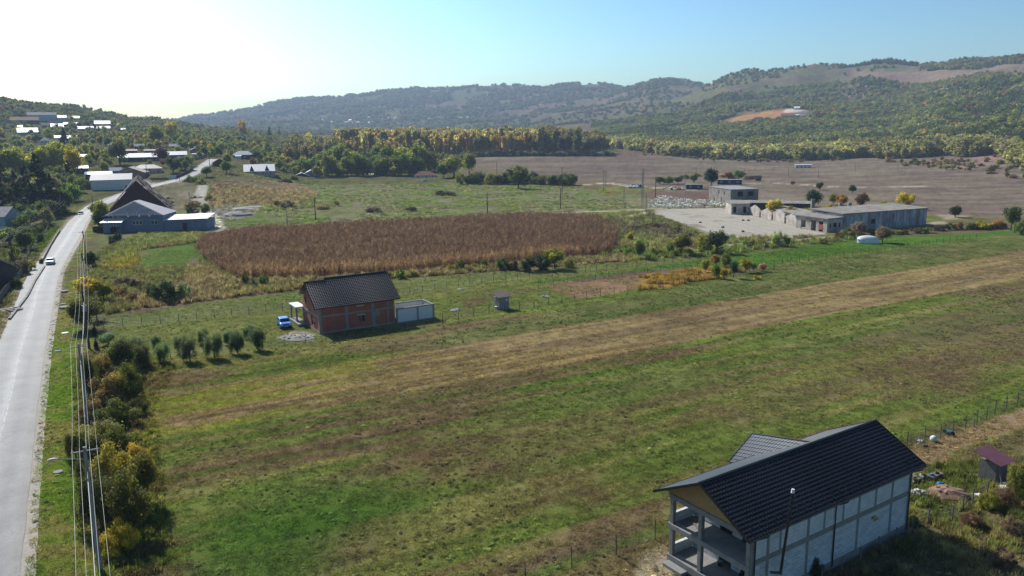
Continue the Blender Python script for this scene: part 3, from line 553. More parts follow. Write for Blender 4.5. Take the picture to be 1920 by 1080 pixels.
# blocks: every one its own piece on the wall that faces the camera
bs=MB().box(-.5,.5,-.5,.5,-.5,.5).mesh('block','aac_block'); spans=[]; nb=0; rest=MB()
def blocks(x0,x1,z0,z1,row0):
    global nb
    z=z0; r=row0
    while z<z1-.04:
        zz=min(z+.25,z1); x=x0-(.3 if r%2 else 0)
        while x<x1-.02:
            a=max(x,x0); b=min(x+.6,x1)
            if b-a>.03 and not(14.05<(a+b)/2<14.75 and 2.05<z+.1<2.7):
                dz=(random.random()-.5)*.008
                if nb<299: link('block',bs,wh,((a+b)/2,.525+dz,(z+zz)/2),0,(b-a-.028,.06,zz-z-.026)); nb+=1
                else: rest.box(a+.008,b-.008,.495+dz,.555,z+.008,zz-.008)
            x+=.6
        z+=.25; r+=1
X=[1.28,2.4,2.68,6.45,6.73,9.4,9.62,12.1,12.36,16.15,16.42,18.4]
for i in range(0,12,2): blocks(X[i],X[i+1],.6,2.97,i)
X=[1.28,2.4,2.68,3.65,3.85,6.45,6.73,8.2,8.42,10.3,10.5,12.1,12.36,14.1,14.36,16.15,16.42,18.4]
for i in range(0,18,2): blocks(X[i],X[i+1],3.36,4.82,i)
rest.build('block_courses','aac_block',wh,kind='stuff')
MB().box(14.1,14.7,.50,.55,2.1,2.65).build('brick_patch','wood_gable',wh)
# blocks on the balcony cross wall
mb=MB()
for z0,z1 in ((.6,2.55),(3.1,4.95)):
    z=z0;r=0
    while z<z1:
        for b0,b1 in ((.82,1.9),(2.9,3.75),(4.85,7.3)):
            x=b0-(.3 if r%2 else 0)
            while x<b1:
                a=max(x,b0);b=min(x+.6,b1)
                if b-a>.05: mb.box(2.965,3.0,a+.008,b-.008,z+.008,min(z+.25,z1)-.008)
                x+=.6
        z+=.25;r+=1
mb.build('block_courses','aac_block',wh,kind='stuff')
# balconies
cpart('balcony_slab',.75,3.0,.5,7.62,2.66,3.02); cpart('terrace_slab',.75,3.0,.5,7.62,.1,.62); cpart('entrance_step',.1,.72,5.6,7.4,-.05,.24)
for b in (7.2,4.55,.52):
    cpart('concrete_column',.82,1.12,b,b+.3,.62,2.66); cpart('concrete_column',.82,1.12,b,b+.3,3.02,4.95)
cpart('edge_beam',.8,1.14,.5,7.6,4.86,5.22); cpart('edge_beam',1.14,3.0,7.3,7.6,4.9,5.12); cpart('edge_beam',1.14,3.0,.5,.8,5.0,5.12)
for z in (.62,3.02):
    k=0
    for r in range(3):
        x=1.14-(.3 if r%2 else 0)
        while x<2.98:
            a=max(x,1.14);b=min(x+.6,2.98)
            if b-a>.05: link('block',bs,wh,((a+b)/2,7.42,z+.125+.25*r),0,(b-a-.014,.24,.236))
            x+=.6
# gable triangle, roof
MB().prism([(.86,.35,5.24),(.86,7.95,5.24),(.86,4.15,7.25)],(.06,0,0)).build('gable_board','wood_gable',wh)
MB().prism([(18.6,.6,5.0),(18.6,7.6,5.0),(18.6,4.15,7.2)],(.1,0,0)).build('gable_board','wood_gable',wh)
mb=MB(); th=.10
mb.prism([(0.02,.02,HE-th),(0.02,4.15,HR-th),(0.02,8.28,HE-th),(0.02,8.28,HE-th-.05),(0.02,4.15,HR-th-.07),(0.02,.02,HE-th-.05)],(L_-.04,0,0)); mb.build('roof_deck','timber',wh)
slope_panel(wh,0,L_,(0,HE-.05),(4.15,HR-.02),16,.27,amp=.036,step=.06)
slope_panel(wh,0,L_,(8.3,HE-.05),(4.15,HR-.02),17,.21,stuff=True,name='rear_tile_courses')
MB().tube((0,4.15,HR+.02),(L_,4.15,HR+.02),.085,k=8).build('ridge_cap','black_metal',wh)
for x in (-.02,L_-.03):
    mb=MB(); mb.prism([(x,-.03,HE-.16),(x,4.15,HR-.14),(x,4.15,HR+.06),(x,-.03,HE+.04)],(.05,0,0)); mb.prism([(x,8.33,HE-.16),(x,8.33,HE+.04),(x,4.15,HR+.06),(x,4.15,HR-.14)],(.05,0,0)); mb.build('barge_board','black_metal',wh)
for b in (-.09,8.39): MB().tube((0,b,HE-.09),(L_,b,HE-.09),.065,k=8).build('gutter','black_metal',wh)
for x in (1.2,9.4,18.5):
    mb=MB(); mb.tube((x+.6,-.09,HE-.12),(x+.55,-.05,HE-.3),.045); mb.tube((x+.55,-.05,HE-.3),(x,.40,HE-.52),.045); mb.tube((x,.40,HE-.5),(x,.40,.2),.045); mb.build('downpipe','black_metal',wh)
mb=MB()
for rr_,off in ((.09,0),(.16,.3)):
    for i in range(26):
        x=.7+i*.74+off; b=4.15*rr_; z=HE+(HR-HE)*rr_; mb.box(x-.03,x+.03,b-.04,b+.02,z,z+.08)
mb.build('snow_guards','black_metal',wh,kind='stuff')
mb=MB(); mb.tube((1.9,-.32,2.75),(2.75,-.38,2.45),.085); mb.tube((2.75,-.38,2.35),(3.5,-.38,7.75),.085); mb.build('stove_pipe','black_metal',wh); MB().tube((3.49,-.38,7.7),(3.52,-.38,7.95),.12,.10).build('pipe_cap','glare_white_metal',wh)
# small cross roof on the rear side
cr=[(12.9,10.55,5.8),(9.2,9.72,4.6),(9.9,6.6,4.9),(12.9,5.2,6.9)]
mb=MB(); A=[Vector(p) for p in cr]; nrm=(A[1]-A[0]).cross(A[3]-A[0]).normalized(); nrm=nrm if nrm.z>0 else -nrm
nn=18
for i in range(nn):
    p0=A[0].lerp(A[3],i/nn); p1=A[0].lerp(A[3],(i+.82)/nn); q0=A[1].lerp(A[2],i/nn); q1=A[1].lerp(A[2],(i+.82)/nn)
    for k in range(9):
        e0=k/9; e1=(k+.98)/9; mb.prism([p0.lerp(q0,e0)+nrm*.03,p1.lerp(q1,e0)+nrm*.03,p1.lerp(q1,e1)+nrm*.07,p0.lerp(q0,e1)+nrm*.07],nrm*-.03)
mb.build('rear_tile_courses','painted_sheen_tile',wh,kind='stuff')
mb=MB(); mb.face(*[p-nrm*.0 for p in A]); mb.face(A[0],A[3],(14.6,6.6,5.6),(16.4,10.2,4.75)); mb.build('cross_roof','black_metal',wh)
for p in ((9.4,9.4),(16.0,9.9)): MB().box(p[0],p[0]+.25,p[1],p[1]+.25,0,4.7).build('concrete_column','concrete',wh)
mb=MB(); mb.tube(A[0]+nrm*.05,A[1]+nrm*.05,.06); mb.tube(A[0]+nrm*.06,A[3]+nrm*.06,.06); mb.build('ridge_cap','black_metal',wh)
# things on the balconies
def local(p): c,s=math.cos(HT),math.sin(HT); return (14.24+p[0]*c-p[1]*s,43.31+p[0]*s+p[1]*c,p[2])
o=MB().box(-1.0,1.0,-.09,.09,0,.06).build('plank','grey_wood',None,local((1.9,6.0,3.03))); o.rotation_euler=(0,0,HT+1.2); tag(o,'loose plank lying across the upper balcony floor','plank')
t=thing('bucket','small black bucket standing on the ground floor terrace','bucket',local((2.6,4.4,.62))); MB().tube((0,0,0),(0,0,.34),.14,.17,12).build('body','black_plastic',t); MB().tube((0,0,.34),(0,0,.36),.18,.18,12).build('rim','grey_metal',t)
t=thing('armchair','dark plastic armchair on the ground floor terrace near the corner','chair',local((1.9,1.7,.62)),HT+.5)
MB().box(-.3,.3,-.3,.3,.38,.46).build('seat','black_plastic',t); MB().box(-.3,.3,.25,.32,.46,1.0).build('backrest','black_plastic',t)
for sx in(-1,1):
    MB().box(sx*.3-.03,sx*.3+.03,-.3,.3,.62,.68).build('armrest','black_plastic',t)
    for sy in(-1,1): MB().box(sx*.28-.03,sx*.28+.03,sy*.28-.03,sy*.28+.03,0,.64).build('leg','black_plastic',t)
o=MB().box(-.9,.9,-.06,.06,0,.05).build('plank','wood_gable',None,local((1.6,1.0,.66))); o.rotation_euler=(0,-.5,HT+.9); tag(o,'pale plank leaning by the chair on the lower terrace','plank')
# ---------------------------------------------------------------- red brick house
BT=.54; mk('glossy_tile',(.012,.015,.026),(.009,.011,.018),1.,.22,0.,0,.6)
bh=thing('brick_house','unfinished red brick house with steep black tile roof and grey concrete frame','house',(-30.16,114.95,0),BT)
def bp(n,x0,x1,y0,y1,z0,z1,m='concrete',bev=0): return MB().box(x0,x1,y0,y1,z0,z1).build(n,m,bh,bevel=bev)
mb=MB()
def wallx(y0,y1,xs0,xs1,z0,z1,ops):   # wall along x with openings (x0,x1,z0,z1)
    xs=xs0
    for (a,b,c,d) in sorted(ops): mb.box(xs,a,y0,y1,z0,z1); mb.box(a,b,y0,y1,z0,c); mb.box(a,b,y0,y1,d,z1); xs=b
    mb.box(xs,xs1,y0,y1,z0,z1)
def wally(x0,x1,ys0,ys1,z0,z1,ops):
    ys=ys0
    for (a,b,c,d) in sorted(ops): mb.box(x0,x1,ys,a,z0,z1); mb.box(x0,x1,a,b,z0,c); mb.box(x0,x1,a,b,d,z1); ys=b
    mb.box(x0,x1,ys,ys1,z0,z1)
wallx(.5,.78,.8,13.2,.25,3.9,[(7.0,8.15,1.1,2.2)]); wallx(9.0,9.28,.8,13.2,.25,3.9,[])
wally(.8,1.08,.78,9.0,.25,3.9,[(3.0,4.8,.7,2.2)]); wally(12.92,13.2,.78,9.0,.25,3.9,[])
mb.build('wall','brick',bh)
mb=MB(); mb.prism([(.8,.78,3.9),(.8,9.0,3.9),(.8,8.0,5.2),(.8,5.4,7.2),(.8,4.6,6.8)],(.28,0,0)); mb.prism([(12.92,.78,3.9),(12.92,9.0,3.9),(12.92,5.4,7.3)],(.28,0,0)); mb.build('gable_wall','brick',bh)
for x in (.76,5.0,9.3,11.95): bp('concrete_column',x,x+(.42 if x<1 or x in(5.0,9.3) else .25),.46,.56,.2,3.9)
bp('concrete_column',9.72,9.95,.45,.55,.2,2.9); bp('concrete_column',12.95,13.24,.46,.56,.2,3.9); bp('concrete_column',.76,.84,.5,.95,.2,3.9); bp('concrete_column',.76,.84,7.4,7.8,.2,3.9)
bp('ring_beam',.75,13.24,.45,.55,2.55,2.85); bp('ring_beam',.74,.82,.5,9.28,2.45,2.8); bp('plinth',.72,13.26,.42,9.3,-.2,.28)
bp('lintel',6.85,8.1,.48,.54,3.55,3.8,'cream_wall'); bp('lintel',6.9,8.25,.47,.54,2.12,2.3,'cream_wall')
w1=bp('window',7.0,8.15,.6,.64,1.1,2.2,'glass'); MB().box(7.54,7.60,.57,.66,1.1,2.2).build('frame','cream_wall',w1); MB().box(7.0,7.25,.5,.56,1.1,1.9).build('brick_infill','brick',w1)
w2=bp('window',.9,.94,3.0,4.8,.7,2.2,'glass'); MB().box(.86,.98,3.85,3.95,.7,2.2).build('frame','cream_wall',w2)
w3=bp('window',.78,.82,6.9,7.9,3.6,4.6,'opening_shade')
bp('mortar_patch',10.0,10.7,.485,.52,1.7,2.7,'concrete')
# roof: main part + lower left part, steep front slope
he=4.16; ymid=5.38; hrm=7.75; hrl=7.25
slope_panel(bh,0,14.06,(0,he),(ymid*.93,he+(hrm-he)*.93),18,.34,stuff=False,amp=.04,step=.07,lip=.0,m='black_tile')
slope_panel(bh,3.4,14.06,(ymid*.93,he+(hrm-he)*.93),(ymid,hrm),2,.21,stuff=True,name='upper_tile_courses')
mb=MB(); mb.prism([(3.4,.1,he-.1),(3.4,ymid,hrm-.08),(3.4,10.76,he),(3.4,10.7,he-.12),(3.4,ymid,hrm-.22),(3.4,.1,he-.2)],(10.62,0,0)); mb.prism([(.03,.1,he-.1),(.03,ymid*.93,hrl+.12),(.03,8.9,5.0),(.03,8.9,4.85),(.03,ymid*.93,hrl-.05),(.03,.1,he-.2)],(3.37,0,0)); mb.build('roof_deck','black_metal',bh)
MB().tube((3.4,ymid,hrm+.02),(14.06,ymid,hrm+.02),.09).build('ridge_cap','black_metal',bh); MB().tube((0,ymid*.93,hrl+.28),(3.4,ymid*.93,hrl+.28),.09).build('ridge_cap','black_metal',bh)
for x in (-.02,14.04): MB().prism([(x,-.04,he-.14),(x,ymid*.93,he+(hrm-he)*.93-.14),(x,ymid*.93,he+(hrm-he)*.93+.08),(x,-.04,he+.06)],(.05,0,0)).build('barge_board','black_metal',bh)
MB().tube((0,-.08,he-.06),(14.06,-.08,he-.06),.06).build('gutter','black_metal',bh)
# porch on the left
mb=MB(); mb.box(-.55,1.0,8.6,12.6,2.75,2.92); mb.build('porch_canopy','glare_white_metal',bh)
for q in ((-.4,9.0),(-.4,12.2)): bp('porch_column',q[0],q[0]+.25,q[1],q[1]+.25,.4,2.75)
bp('porch_floor',-.7,.8,7.0,12.4,-.1,.42)
# walled annex without a roof
an=thing('roofless_annex','roofless annex of painted block walls beside the brick house','annex',(-30.16,114.95,0),BT)
def ap(n,x0,x1,y0,y1,z0,z1,m): return MB().box(x0,x1,y0,y1,z0,z1).build(n,m,an)
mb=MB(); mb.box(13.3,20.0,.0,.2,0,2.3); mb.box(19.8,20.0,.2,4.3,0,2.3); mb.box(15.0,19.8,4.1,4.3,0,2.3); mb.build('wall','white_paint',an)
ap('ring_beam',13.27,20.04,-.04,.24,2.3,2.5,'concrete'); ap('ring_beam',19.76,20.04,.24,4.34,2.3,2.5,'concrete'); ap('ring_beam',15.0,19.76,4.06,4.34,2.3,2.5,'concrete')
for x in (13.27,16.9,19.75): ap('concrete_column',x,x+.3,-.045,.1,0,2.3,'concrete')
ap('plinth',13.25,20.06,-.06,.25,-.1,.2,'concrete')
def BL(p): c,s=math.cos(BT),math.sin(BT); return (-30.16+p[0]*c-p[1]*s,114.95+p[0]*s+p[1]*c,p[2])
# ---------------------------------------------------------------- generic village building
def vhouse(u,v,wp,label,roof='gable',rm='asbestos',wm='white_paint',wh_=3.,rh=2.,dp=9.,ang=0.,win=2,chim=0,cat='house',group=None,pos=None,name='village_house',dorm=0,front=False,door=True,flatv=False):
    rh=min(rh,4.2)
    if roof=='gable' and not front and 'metal' in rm or dorm: dp=max(dp,rh/.21)
    p=pos or ((*gp(u,v),0.) if flatv else at(u,v)); wd=wp/pxm(p[1]); az=math.atan2(-p[0],p[1])
    t=thing(name,label,cat,(p[0],p[1],p[2]-.1),az+ang,group); hw=wd/2; o=.35
    MB().box(-hw,hw,0,dp,-1.5,wh_).build('wall',wm,t)
    z=wh_; mb=MB()
    if roof=='gable' and not front:
        mb.prism([(-hw-o,-o,z-.05),(-hw-o,dp/2,z+rh),(-hw-o,dp+o,z-.05),(-hw-o,dp+o,z-.2),(-hw-o,dp/2,z+rh-.15),(-hw-o,-o,z-.2)],(wd+2*o,0,0))
        g=MB(); [g.prism([(x,.02,z),(x,dp-.02,z),(x,dp/2,z+rh-.2)],(.1,0,0)) for x in (-hw,hw-.1)]; g.build('gable',wm,t)
    elif roof=='gable':
        mb.prism([(-hw-o,-o,z-.05),(0,-o,z+rh),(hw+o,-o,z-.05),(hw+o,-o,z-.2),(0,-o,z+rh-.15),(-hw-o,-o,z-.2)],(0,dp+2*o,0))
        g=MB(); [g.prism([(-hw+.02,y,z),(hw-.02,y,z),(0,y,z+rh-.2)],(0,.1,0)) for y in (0,dp-.1)]; g.build('gable',wm,t)
    elif roof=='hip':
        k=min(hw,dp/2)*.9; A=[(-hw-o,-o,z),(hw+o,-o,z),(hw+o,dp+o,z),(-hw-o,dp+o,z)]; r1=(-hw+k,dp/2,z+rh); r2=(hw-k,dp/2,z+rh)
        if r2[0]<=r1[0]: r1=r2=(0,dp/2,z+rh)
        if r1==r2: mb.face(A[0],A[1],r1); mb.face(A[1],A[2],r1); mb.face(A[2],A[3],r1); mb.face(A[3],A[0],r1)
        else: mb.face(A[0],A[1],r2,r1); mb.face(A[1],A[2],r2); mb.face(A[2],A[3],r1,r2); mb.face(A[3],A[0],r1)
        mb.face(*A[::-1]); mb.box(-hw-o,hw+o,-o,dp+o,z-.16,z-.02)
    else: mb.prism([(-hw-o,-o,z+.05),(hw+o,-o,z+.05),(hw+o,dp+o,z+rh),(-hw-o,dp+o,z+rh)],(0,0,-.15))
    rf=mb.build('roof',rm,t)
    if chim: MB().box(hw*.3,hw*.3+.6,dp*.55,dp*.55+.6,z,z+rh+.8).build('chimney','brick',rf)
    for i in range(dorm):
        x=-hw+(i+.5)*wd/dorm; d=MB(); d.prism([(x-1.5,.6,z-.1),(x+1.5,.6,z-.1),(x,.6,z+rh*.85)],(0,dp/2-.8,0)); dd=d.build('dormer','maroon_roof',rf); MB().box(x-.45,x+.45,.5,.58,z+.1,z+.9).build('pane','glass',dd)
    for i in range(win):
        x=-hw+(i+.5)*wd/win*(.75 if door else 1); f=MB().box(x-.65,x+.65,-.05,.02,1.0,2.2).build('window','white_paint',t)
        for s_ in (-1,1): MB().box(x+s_*.3-.24,x+s_*.3+.24,-.07,-.05,1.1,2.1).build('pane','glass',f)
    if door and wd>7: x=hw-.14*wd; MB().box(x-.5,x+.5,-.05,.02,-.1,2.1).build('door','brown_wall',t)
    return t
# near left edge houses
vhouse(-36,432,92,'house with grey slab roof and pale teal wall at the left edge above the bend','gable','asbestos','teal_wall',4.6,3.,11,-.55,1)
vhouse(-72,552,88,'lower left house with brown grey roof behind the dark roadside fence','gable','asbestos','dark_wall',3.6,2.6,11,-.62,1)
# blue house cluster
mk('tin_check',(.42,.41,.42),(.30,.28,.29),.6,.6,.0,.1,.5)
bl=thing('blue_house','blue walled house with checked grey hip roof beside the maize field','house',(-125.0,253.6,0),.10)
MB().box(-2.,10.4,0,13,-.5,5.2).build('wall','blue_wall',bl)
mb=MB(); A=[(-8.4,-.5,5.25),(10.9,-.5,5.25),(10.9,13.5,5.25),(-8.4,13.5,5.25)]; r1=(-.2,5.5,9.7); r2=(.4,9,9.7); mb.face(A[0],A[1],r1); mb.face(A[1],A[2],r2,r1); mb.face(A[2],A[3],r2); mb.face(A[3],A[0],r1,r2); mb.face(*A[::-1]); mb.build('roof','tin_check',bl)
mb=MB(); Pm=lambda s,t_: Vector(A[0]).lerp(Vector(A[1]),s).lerp(Vector(r1),t_)+Vector((0,-.06,.06))
for i in range(1,20): mb.tube(Pm(i/20,0),Pm(i/20,0)+(Vector(r1)-Vector(A[0]))*0+Vector((0,1,.70))*min(i,20-i)/10*5.6,.05,k=4)
for i in range(1,12): mb.tube(Vector(A[0]).lerp(Vector(r1),i/12)+Vector((0,-.05,.05)),Vector(A[1]).lerp(Vector(r1),i/12)+Vector((0,-.05,.05)),.05,k=4)
mb.build('roof_batten','grey_metal',bl)
for x,n in ((2.2,3),(7.6,2)):
    f=MB().box(x-.55*n,x+.55*n,-.06,.02,2.2,3.6).build('window','white_paint',bl)
    for i in range(n): cx=x-.55*n+1.1*(i+.5); MB().box(cx-.44,cx+.44,-.09,-.06,2.32,3.48).build('pane','glass',f)
for x in (-.5,3.0,6.2): MB().box(x,x+.5,-1.1,-.4,4.9,5.2).build('rafter_end','white_paint',bl)
la=thing('lean_to_annex','blue annex with white sheet roof on the left end of the blue house','annex',(-125.0,253.6,0),.10)
MB().box(-7.6,-2.02,-2.8,9,-.5,3.3).build('wall','blue_wall',la); MB().prism([(-8.3,-3.4,3.35),(-1.5,-3.4,3.35),(-1.5,1.0,4.3),(-8.3,1.0,4.3)],(0,0,.14)).build('roof','glare_white_metal',la)
f=MB().box(-5.2,-3.4,-2.86,-2.78,1.2,2.6).build('window','white_paint',la); MB().box(-5.05,-4.4,-2.89,-2.86,1.3,2.5).build('pane','glass',f); MB().box(-4.2,-3.55,-2.89,-2.86,1.3,2.5).build('pane','glass',f)
ra=thing('long_shed','long low blue shed with grey lean to roof and red door','shed',(-125.0,253.6,0),.10)
MB().box(10.45,24.3,-.3,9,-.5,3.4).build('wall','blue_wall',ra); MB().prism([(10.5,-.8,3.5),(24.8,-.8,3.7),(24.8,9,4.6),(10.5,9,4.3)],(0,0,.14)).build('roof','glare_white_metal',ra); MB().box(16.6,17.9,-.38,-.28,0,2.5).build('door','red_door',ra)
br=thing('dark_red_barn','huge steep barn with dark red gable and weathered roof behind the blue house','barn',(-138.3,288,0),.42,None,(1.06,1,1.05))
MB().box(-8.5,8.5,.6,30,-.5,3).build('wall','old_plaster',br)
MB().prism([(-10.8,0,2.4),(10.8,0,2.4),(0,.9,14.2)],(0,.35,0)).build('gable','maroon_roof',br)
mb=MB()
for s in (-1,1): mb.prism([(s*11.6,-.6,1.9),(s*11.6,31,1.9),(0,32,14.9),(0,-.6,14.9)],(0,0,-.3))
mb.build('roof','weathered_roof',br)
mb=MB(); rr=random.Random(5)
for i in range(34): s_=rr.uniform(.1,.95); y=rr.uniform(1,29); x=11.6*(1-s_)*1.0; z=1.9+13*s_; mb.prism([(x+.5,y,z-.4),(x+.5,y+rr.uniform(1,3),z-.4),(x-.8,y+2,z+1.1),(x-.8,y,z+1.05)],(.1,0,.2))
mb.build('loose_roof_sheets','glare_white_metal' if 0 else 'brown_roof',br,kind='stuff')
for x in (-10,-8.4,-6.9): MB().tube((x,-.2,0),(x,-.2,2.6),.15).build('post','white_paint',br)
# village list: u, v, width px, label, kwargs
VH=[
(210,356,68,'white walled hall with wide pale metal roof next to the dark red barn',dict(rm='tin_check',wh_=5.2,rh=2.8,dp=12,win=0,ang=-.12)),
(186,337,44,'long white roofed shed behind the white hall',dict(rm='glare_white_metal',wm='dark_wall',rh=1.2,wh_=3.2)),
(243,334,52,'brown gabled house facing the barn',dict(front=True,rm='tan_roof',wm='brown_wall',wh_=3,rh=3.2,dp=14,ang=-.2)),
(278,325,48,'house with striped grey sheet roof right of the brown gable',dict(roof='hip',rm='grey_metal',wm='cream_wall',rh=2.2,wh_=2.8)),
(218,330,20,'small house with blue sheet roof between two pale roofs',dict(rm='blue_wall',wm='dark_wall',rh=1.8,wh_=3)),
(264,303,74,'very long house with bright white roof above the junction',dict(rm='glare_white_metal',wm='dark_wall',rh=2.6,wh_=3,dp=13)),
(327,299,44,'white roofed house with navy blue wall above the junction',dict(rm='glare_white_metal',wm='navy_wall',rh=2.4,wh_=3.2)),
(367,287,20,'small gabled house with pale roof beside the rising road',dict(front=True,rm='glare_white_metal',wm='brown_wall',rh=2,wh_=2.4)),
(371,295,18,'low pale outbuilding below the small gabled house',dict(roof='flat',rm='tan_roof',wm='cream_wall',rh=.6,wh_=2.4,win=0)),
(457,298,36,'house with pale pyramid roof among the trees',dict(roof='hip',rm='glare_white_metal',wm='dark_wall',rh=2.8,wh_=3.2)),
(412,312,24,'small dark red gabled cabin right of the rising road',dict(front=True,rm='maroon_roof',wm='maroon_roof',rh=2.6,wh_=2.4,win=0)),
(487,328,54,'house with white roof and two dark red dormers',dict(rm='glare_white_metal',wm='pink_wall',rh=4.0,wh_=2.4,dorm=2,win=3)),
(566,339,32,'house with dark red front gable edged in white',dict(front=True,rm='glare_white_metal',wm='maroon_roof',rh=2.6,wh_=3,flatv=True)),
(584,338,26,'blue grey gabled house beside the dark red gable',dict(front=True,rm='glare_white_metal',wm='blue_wall',rh=2.6,wh_=4.6,flatv=True)),
(797,336,40,'cottage with striped red tile roof by the field road',dict(roof='hip',rm='red_roof',wm='white_paint',rh=2.8,wh_=2.6,flatv=True)),
(688,334,24,'low white shed at the foot of the tree row',dict(roof='flat',rm='glare_white_metal',wm='blue_wall',rh=.6,wh_=2.2,win=1,flatv=True)),
(665,335,22,'low pale lean to left of the white shed',dict(roof='flat',rm='glare_white_metal',wm='old_plaster',rh=.3,wh_=1.4,win=0,door=False,flatv=True)),
(193,240,26,'hillside house with steep bright white roof and dark red wall',dict(rm='glare_white_metal',wm='maroon_roof',rh=7,wh_=5,dp=16,win=0)),
(46,232,46,'long hillside house with orange and white roof',dict(rm='orange_roof',wm='dark_wall',rh=5,wh_=4,dp=14)),
(80,228,46,'teal walled hillside building with grey roof',dict(rm='asbestos',wm='teal_wall',rh=3.5,wh_=8,dp=14,win=3)),
(117,226,14,'small white house on the hill behind the pink roofs',dict(rm='glare_white_metal',rh=3,wh_=4)),
(140,226,17,'white roofed house at the upper right of the hill cluster',dict(rm='glare_white_metal',rh=3,wh_=3)),
(107,236,28,'hillside house with pink tile roof',dict(rm='pink_wall',wm='cream_wall',rh=4,wh_=3)),
(90,240,18,'pale pink roofed house below the teal building',dict(rm='pink_wall',wm='dark_wall',rh=3,wh_=3)),
(108,243,20,'white roofed house beneath the pink tile roof',dict(rm='glare_white_metal',wm='brown_wall',rh=4,wh_=3)),
(135,237,26,'long narrow white roof right of the pink tile roof',dict(rm='glare_white_metal',wm='dark_wall',rh=2.5,wh_=2.5)),
(8,240,26,'tan roofed house at the far left of the hillside',dict(rm='tan_roof',wm='cream_wall',rh=4,wh_=3)),
(31,243,20,'low white roofed house left of the hillside gable',dict(rm='glare_white_metal',rh=2.5,wh_=2.5)),
(53,254,32,'white roofed house with teal gable wall on the slope',dict(rm='glare_white_metal',wm='teal_wall',rh=4.2,wh_=3.5)),
(85,270,16,'small dark hip roofed house above the yellow trees',dict(roof='hip',rm='asbestos',wm='white_paint',rh=2.6,wh_=3)),
(109,264,10,'tiny white roofed hut left of the tall dark spruce',dict(rm='glare_white_metal',rh=2,wh_=3,win=0)),
(137,264,18,'white roofed hut right of the tall dark spruce',dict(rm='glare_white_metal',wm='teal_wall',rh=2.4,wh_=2.6)),
(161,246,26,'low house with pale blue roof on the slope',dict(rm='glare_white_metal',wm='blue_wall',rh=3,wh_=2.6)),
(195,246,22,'bluish roofed house below the steep white roof',dict(rm='grey_metal',wm='blue_wall',rh=3,wh_=3)),
(229,247,12,'tiny white roof right of the bluish roofed house',dict(rm='glare_white_metal',rh=2,wh_=2.5,win=0)),
(215,238,22,'thin white roof line right of the steep white roof',dict(rm='glare_white_metal',rh=1.5,wh_=2.5,win=0)),
(150,300,34,'low white roof half hidden in the bushes',dict(rm='glare_white_metal',wm='dark_wall',rh=1.4,wh_=2.4)),
(150,326,28,'dark walled shed with pale roof beside the conifers',dict(rm='glare_white_metal',wm='dark_wall',rh=1.4,wh_=3.2)),
(48,320,34,'grey roofed house hidden behind the dark conifers',dict(rm='asbestos',wm='teal_wall',rh=3,wh_=3)),
(409,253,26,'grey roofed house at the top of the wooded slope',dict(rm='asbestos',wm='white_paint',rh=3.5,wh_=3)),
(212,278,18,'small pale hip roofed house among the bushes',dict(roof='hip',rm='tan_roof',rh=2.4,wh_=2.6)),
(262,280,16,'small house with blue grey roof above the long white roof',dict(rm='blue_wall',wm='dark_wall',rh=2,wh_=2.6)),
(243,289,26,'untidy shed with pale patched roof above the long white roof',dict(roof='flat',rm='pink_wall',wm='dark_wall',rh=1,wh_=2.4,win=0)),
(283,288,22,'low pale roofed shed right of the patched shed',dict(roof='flat',rm='tan_roof',wm='brown_wall',rh=.8,wh_=2.4,win=0)),
(328,280,18,'grey roofed house behind the navy walled one',dict(rm='asbestos',wm='dark_wall',rh=2,wh_=2.6)),
(447,298,10,'little white hut beside the pyramid roof',dict(roof='flat',rm='glare_white_metal',rh=.5,wh_=2.2,win=0)),
]
for u,v,wp,lb,kw in VH: vhouse(u,v,wp,lb,**kw)
# far right hillside buildings
vhouse(1477,224,24,'pink farmhouse with red roof on the distant hillside',rm='red_roof',wm='pink_wall',rh=5,wh_=6,dp=16,win=3)
vhouse(1493,221,14,'pale annex right of the pink hillside farmhouse',rm='glare_white_metal',wm='pink_wall',rh=2,wh_=4,win=0)
vhouse(1422,230,22,'hillside house with pinkish pyramid roof',roof='hip',rm='red_roof',wm='white_paint',rh=6,wh_=5,win=2)
vhouse(1402,234,22,'long low grey roof left of the hillside pyramid roof',rm='asbestos',wm='white_paint',rh=3,wh_=3,win=0)
vhouse(1368,239,20,'grey roofed barn at the end of the hillside vineyard',rm='asbestos',wm='brown_wall',rh=3,wh_=3,win=0)
vhouse(1494,206,10,'tiny white house above the sandy clearing on the hill',rm='glare_white_metal',rh=3,wh_=3,win=0)
vhouse(1507,222,16,'white walled enclosure building below the sandy clearing',rm='asbestos',rh=3,wh_=4,win=0)
rr=random.Random(9)
proto=None
for i in range(34):
    u=rr.uniform(600,745) if i<26 else rr.uniform(800,900); v=rr.uniform(222,233) if i<26 else rr.uniform(222,226)
    if i==0: u,v=690,211
    p=at(u,v)
    if p[1]>5600: continue
    if proto is None:
        proto=vhouse(u,v,7,'tiny white roofed house of the far village under the blue ridge','gable','glare_white_metal','white_paint',5,5,12,0,0,group='houses of the far village',door=False); kids=list(proto.children)
    else:
        c=proto.copy(); C.objects.link(c); c.location=(p[0],p[1],p[2]-.1); c.rotation_euler=(0,0,rr.uniform(-.6,.6)); s=rr.uniform(.6,1.1); c.scale=(s,s,s)
        for k in kids: d=k.copy(); C.objects.link(d); d.parent=c
